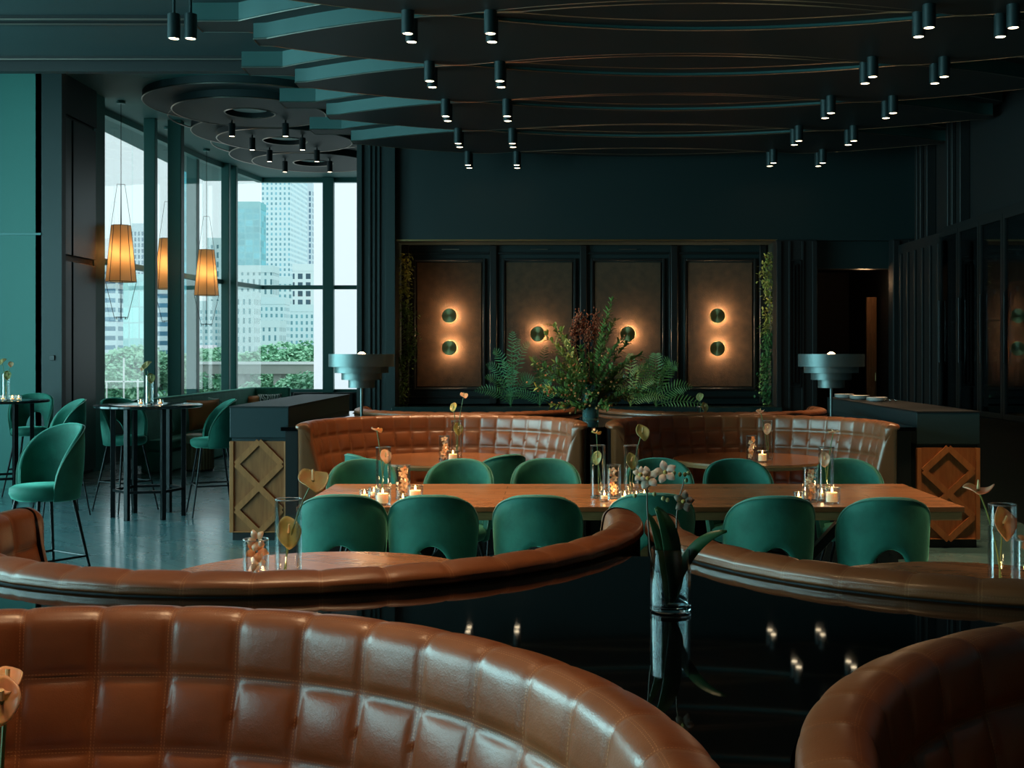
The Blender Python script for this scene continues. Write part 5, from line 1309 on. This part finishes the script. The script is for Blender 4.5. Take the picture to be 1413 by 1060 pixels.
def tier_lamp():
    o = empty('tiered_lamp'); tag(o, None, 'lamp')
    for (r, z0, z1, nm) in ((.285, .455, .565, 'upper_tier'), (.235, .40, .455, 'second_tier'), (.175, .34, .40, 'third_tier'), (.115, .27, .34, 'lowest_tier')):
        q = .008
        MB().lathe([(r, z0), (r, z1), (r - q, z1), (r - q, z0 + q), (r * .45, z0 + q), (r * .45, z0)], 64, close=True).build(nm, M['lamp_metal'], o, smooth=40)
    MB().tube([(0, 0, .0), (0, 0, .51)], .013, 10).build('pole', M['lamp_metal'], o)
    MB().lathe([(0, 0), (.11, 0), (.11, .012), (.02, .02), (0, .02)], 32).build('base', M['lamp_metal'], o)
    MB().ball((0, 0, .545), .04, 12, 8).build('bulb', M['lamp_bulb'], o)
    return o
M['lamp_bulb'] = emis('lamp_bulb', (1, .70, .4), 10)
TLP = Proto(tier_lamp())
for (xp, Y, l) in ((499, 10.35, 'tiered grey metal lamp against the pilaster beside the end window'), (1147, 10.35, 'tiered grey metal lamp with glowing bulb beside the dark doorway')):
    TLP.put((px(xp, Y), Y, 1.0308), 0, l, 'tiered metal lamps')
    light('tier_lamp_light', 'POINT', (px(xp, Y), Y, 1.66), 4, (1, .66, .36), shadow_soft_size=.04)

light('corridor_light', 'POINT', (4.35, 16.6, 2.6), 4, (1, .6, .3), shadow_soft_size=.08)
# small ceiling sparkle lights in the alcove head
for xp in (616, 742, 868, 995):
    light('alcove_downlight', 'SPOT', (px(xp, 16.1), 15.95 + .2, AZ1 - .03), .7, (1, .62, .34), spot_size=R(80), spot_blend=.8, shadow_soft_size=.02).rotation_euler = (0, 0, 0)

# ================================================================== DAYLIGHT
W = bpy.data.worlds.new('overcast'); sc.world = W; W.use_nodes = True
bg = W.node_tree.nodes['Background']; bg.inputs[0].default_value = (.70, .82, .85, 1); bg.inputs[1].default_value = 1.5
def portal(x, y, z, sx, sz, rot):
    l = bpy.data.lights.new('window_portal', 'AREA'); l.shape = 'RECTANGLE'; l.size = sx; l.size_y = sz; l.cycles.is_portal = True
    o = bpy.data.objects.new('window_portal', l); COL.objects.link(o); o.location = (x, y, z); o.rotation_euler = rot
SKYP = 0
DAY = (.42, .86, .92)
for i, (a, b) in enumerate(((-3.2, -.4), (-.1, 2.7), (3.0, 5.8), (6.1, 8.9), (9.2, 12.0))):
    l = light('daylight', 'AREA', (XL - .3, (a + b) / 2, 2.35), 250 if i < 2 else 400, DAY, shape='RECTANGLE', size=3.6, size_y=2.7)
    l.rotation_euler = (0, -PI / 2, 0)
su = light('skyline_fill', 'SUN', (20, -20, 40), 1.6, (1, .97, .92), angle=R(20)); su.rotation_euler = (R(48), 0, R(35))  # added lamp under the overcast sky, brightens the buildings and trees
portal(-6.75, 19.5, 3.0, 6.8, 4.2, (PI / 2, 0, -PI / 2))
portal(-4.4, 24.1, 3.0, 3.6, 4.2, (-PI / 2, 0, 0))

# ================================================================== CAMERA
cam = bpy.data.cameras.new('camera'); co = bpy.data.objects.new('camera', cam); COL.objects.link(co)
co.location = (0, 0, EYE); co.rotation_euler = (PI / 2, 0, 0)
cam.sensor_width = 36; cam.lens = F / 1413 * 36; cam.shift_x = (706.5 - 765) / 1413; cam.shift_y = -(530 - 488) / 1413
cam.clip_start = .05; cam.clip_end = 1000
sc.camera = co
sc.view_settings.view_transform = 'Standard'; sc.view_settings.look = 'None'; sc.view_settings.gamma = 1; sc.view_settings.exposure = 0.0
sc.view_settings.use_curve_mapping = False
cy = sc.cycles
try:
    cy.use_denoising = True; cy.max_bounces = 8; cy.diffuse_bounces = 4; cy.glossy_bounces = 4; cy.transmission_bounces = 8; cy.transparent_max_bounces = 24
    cy.sample_clamp_indirect = 4; cy.caustics_reflective = False; cy.caustics_refractive = False; cy.use_light_tree = True
except Exception: pass
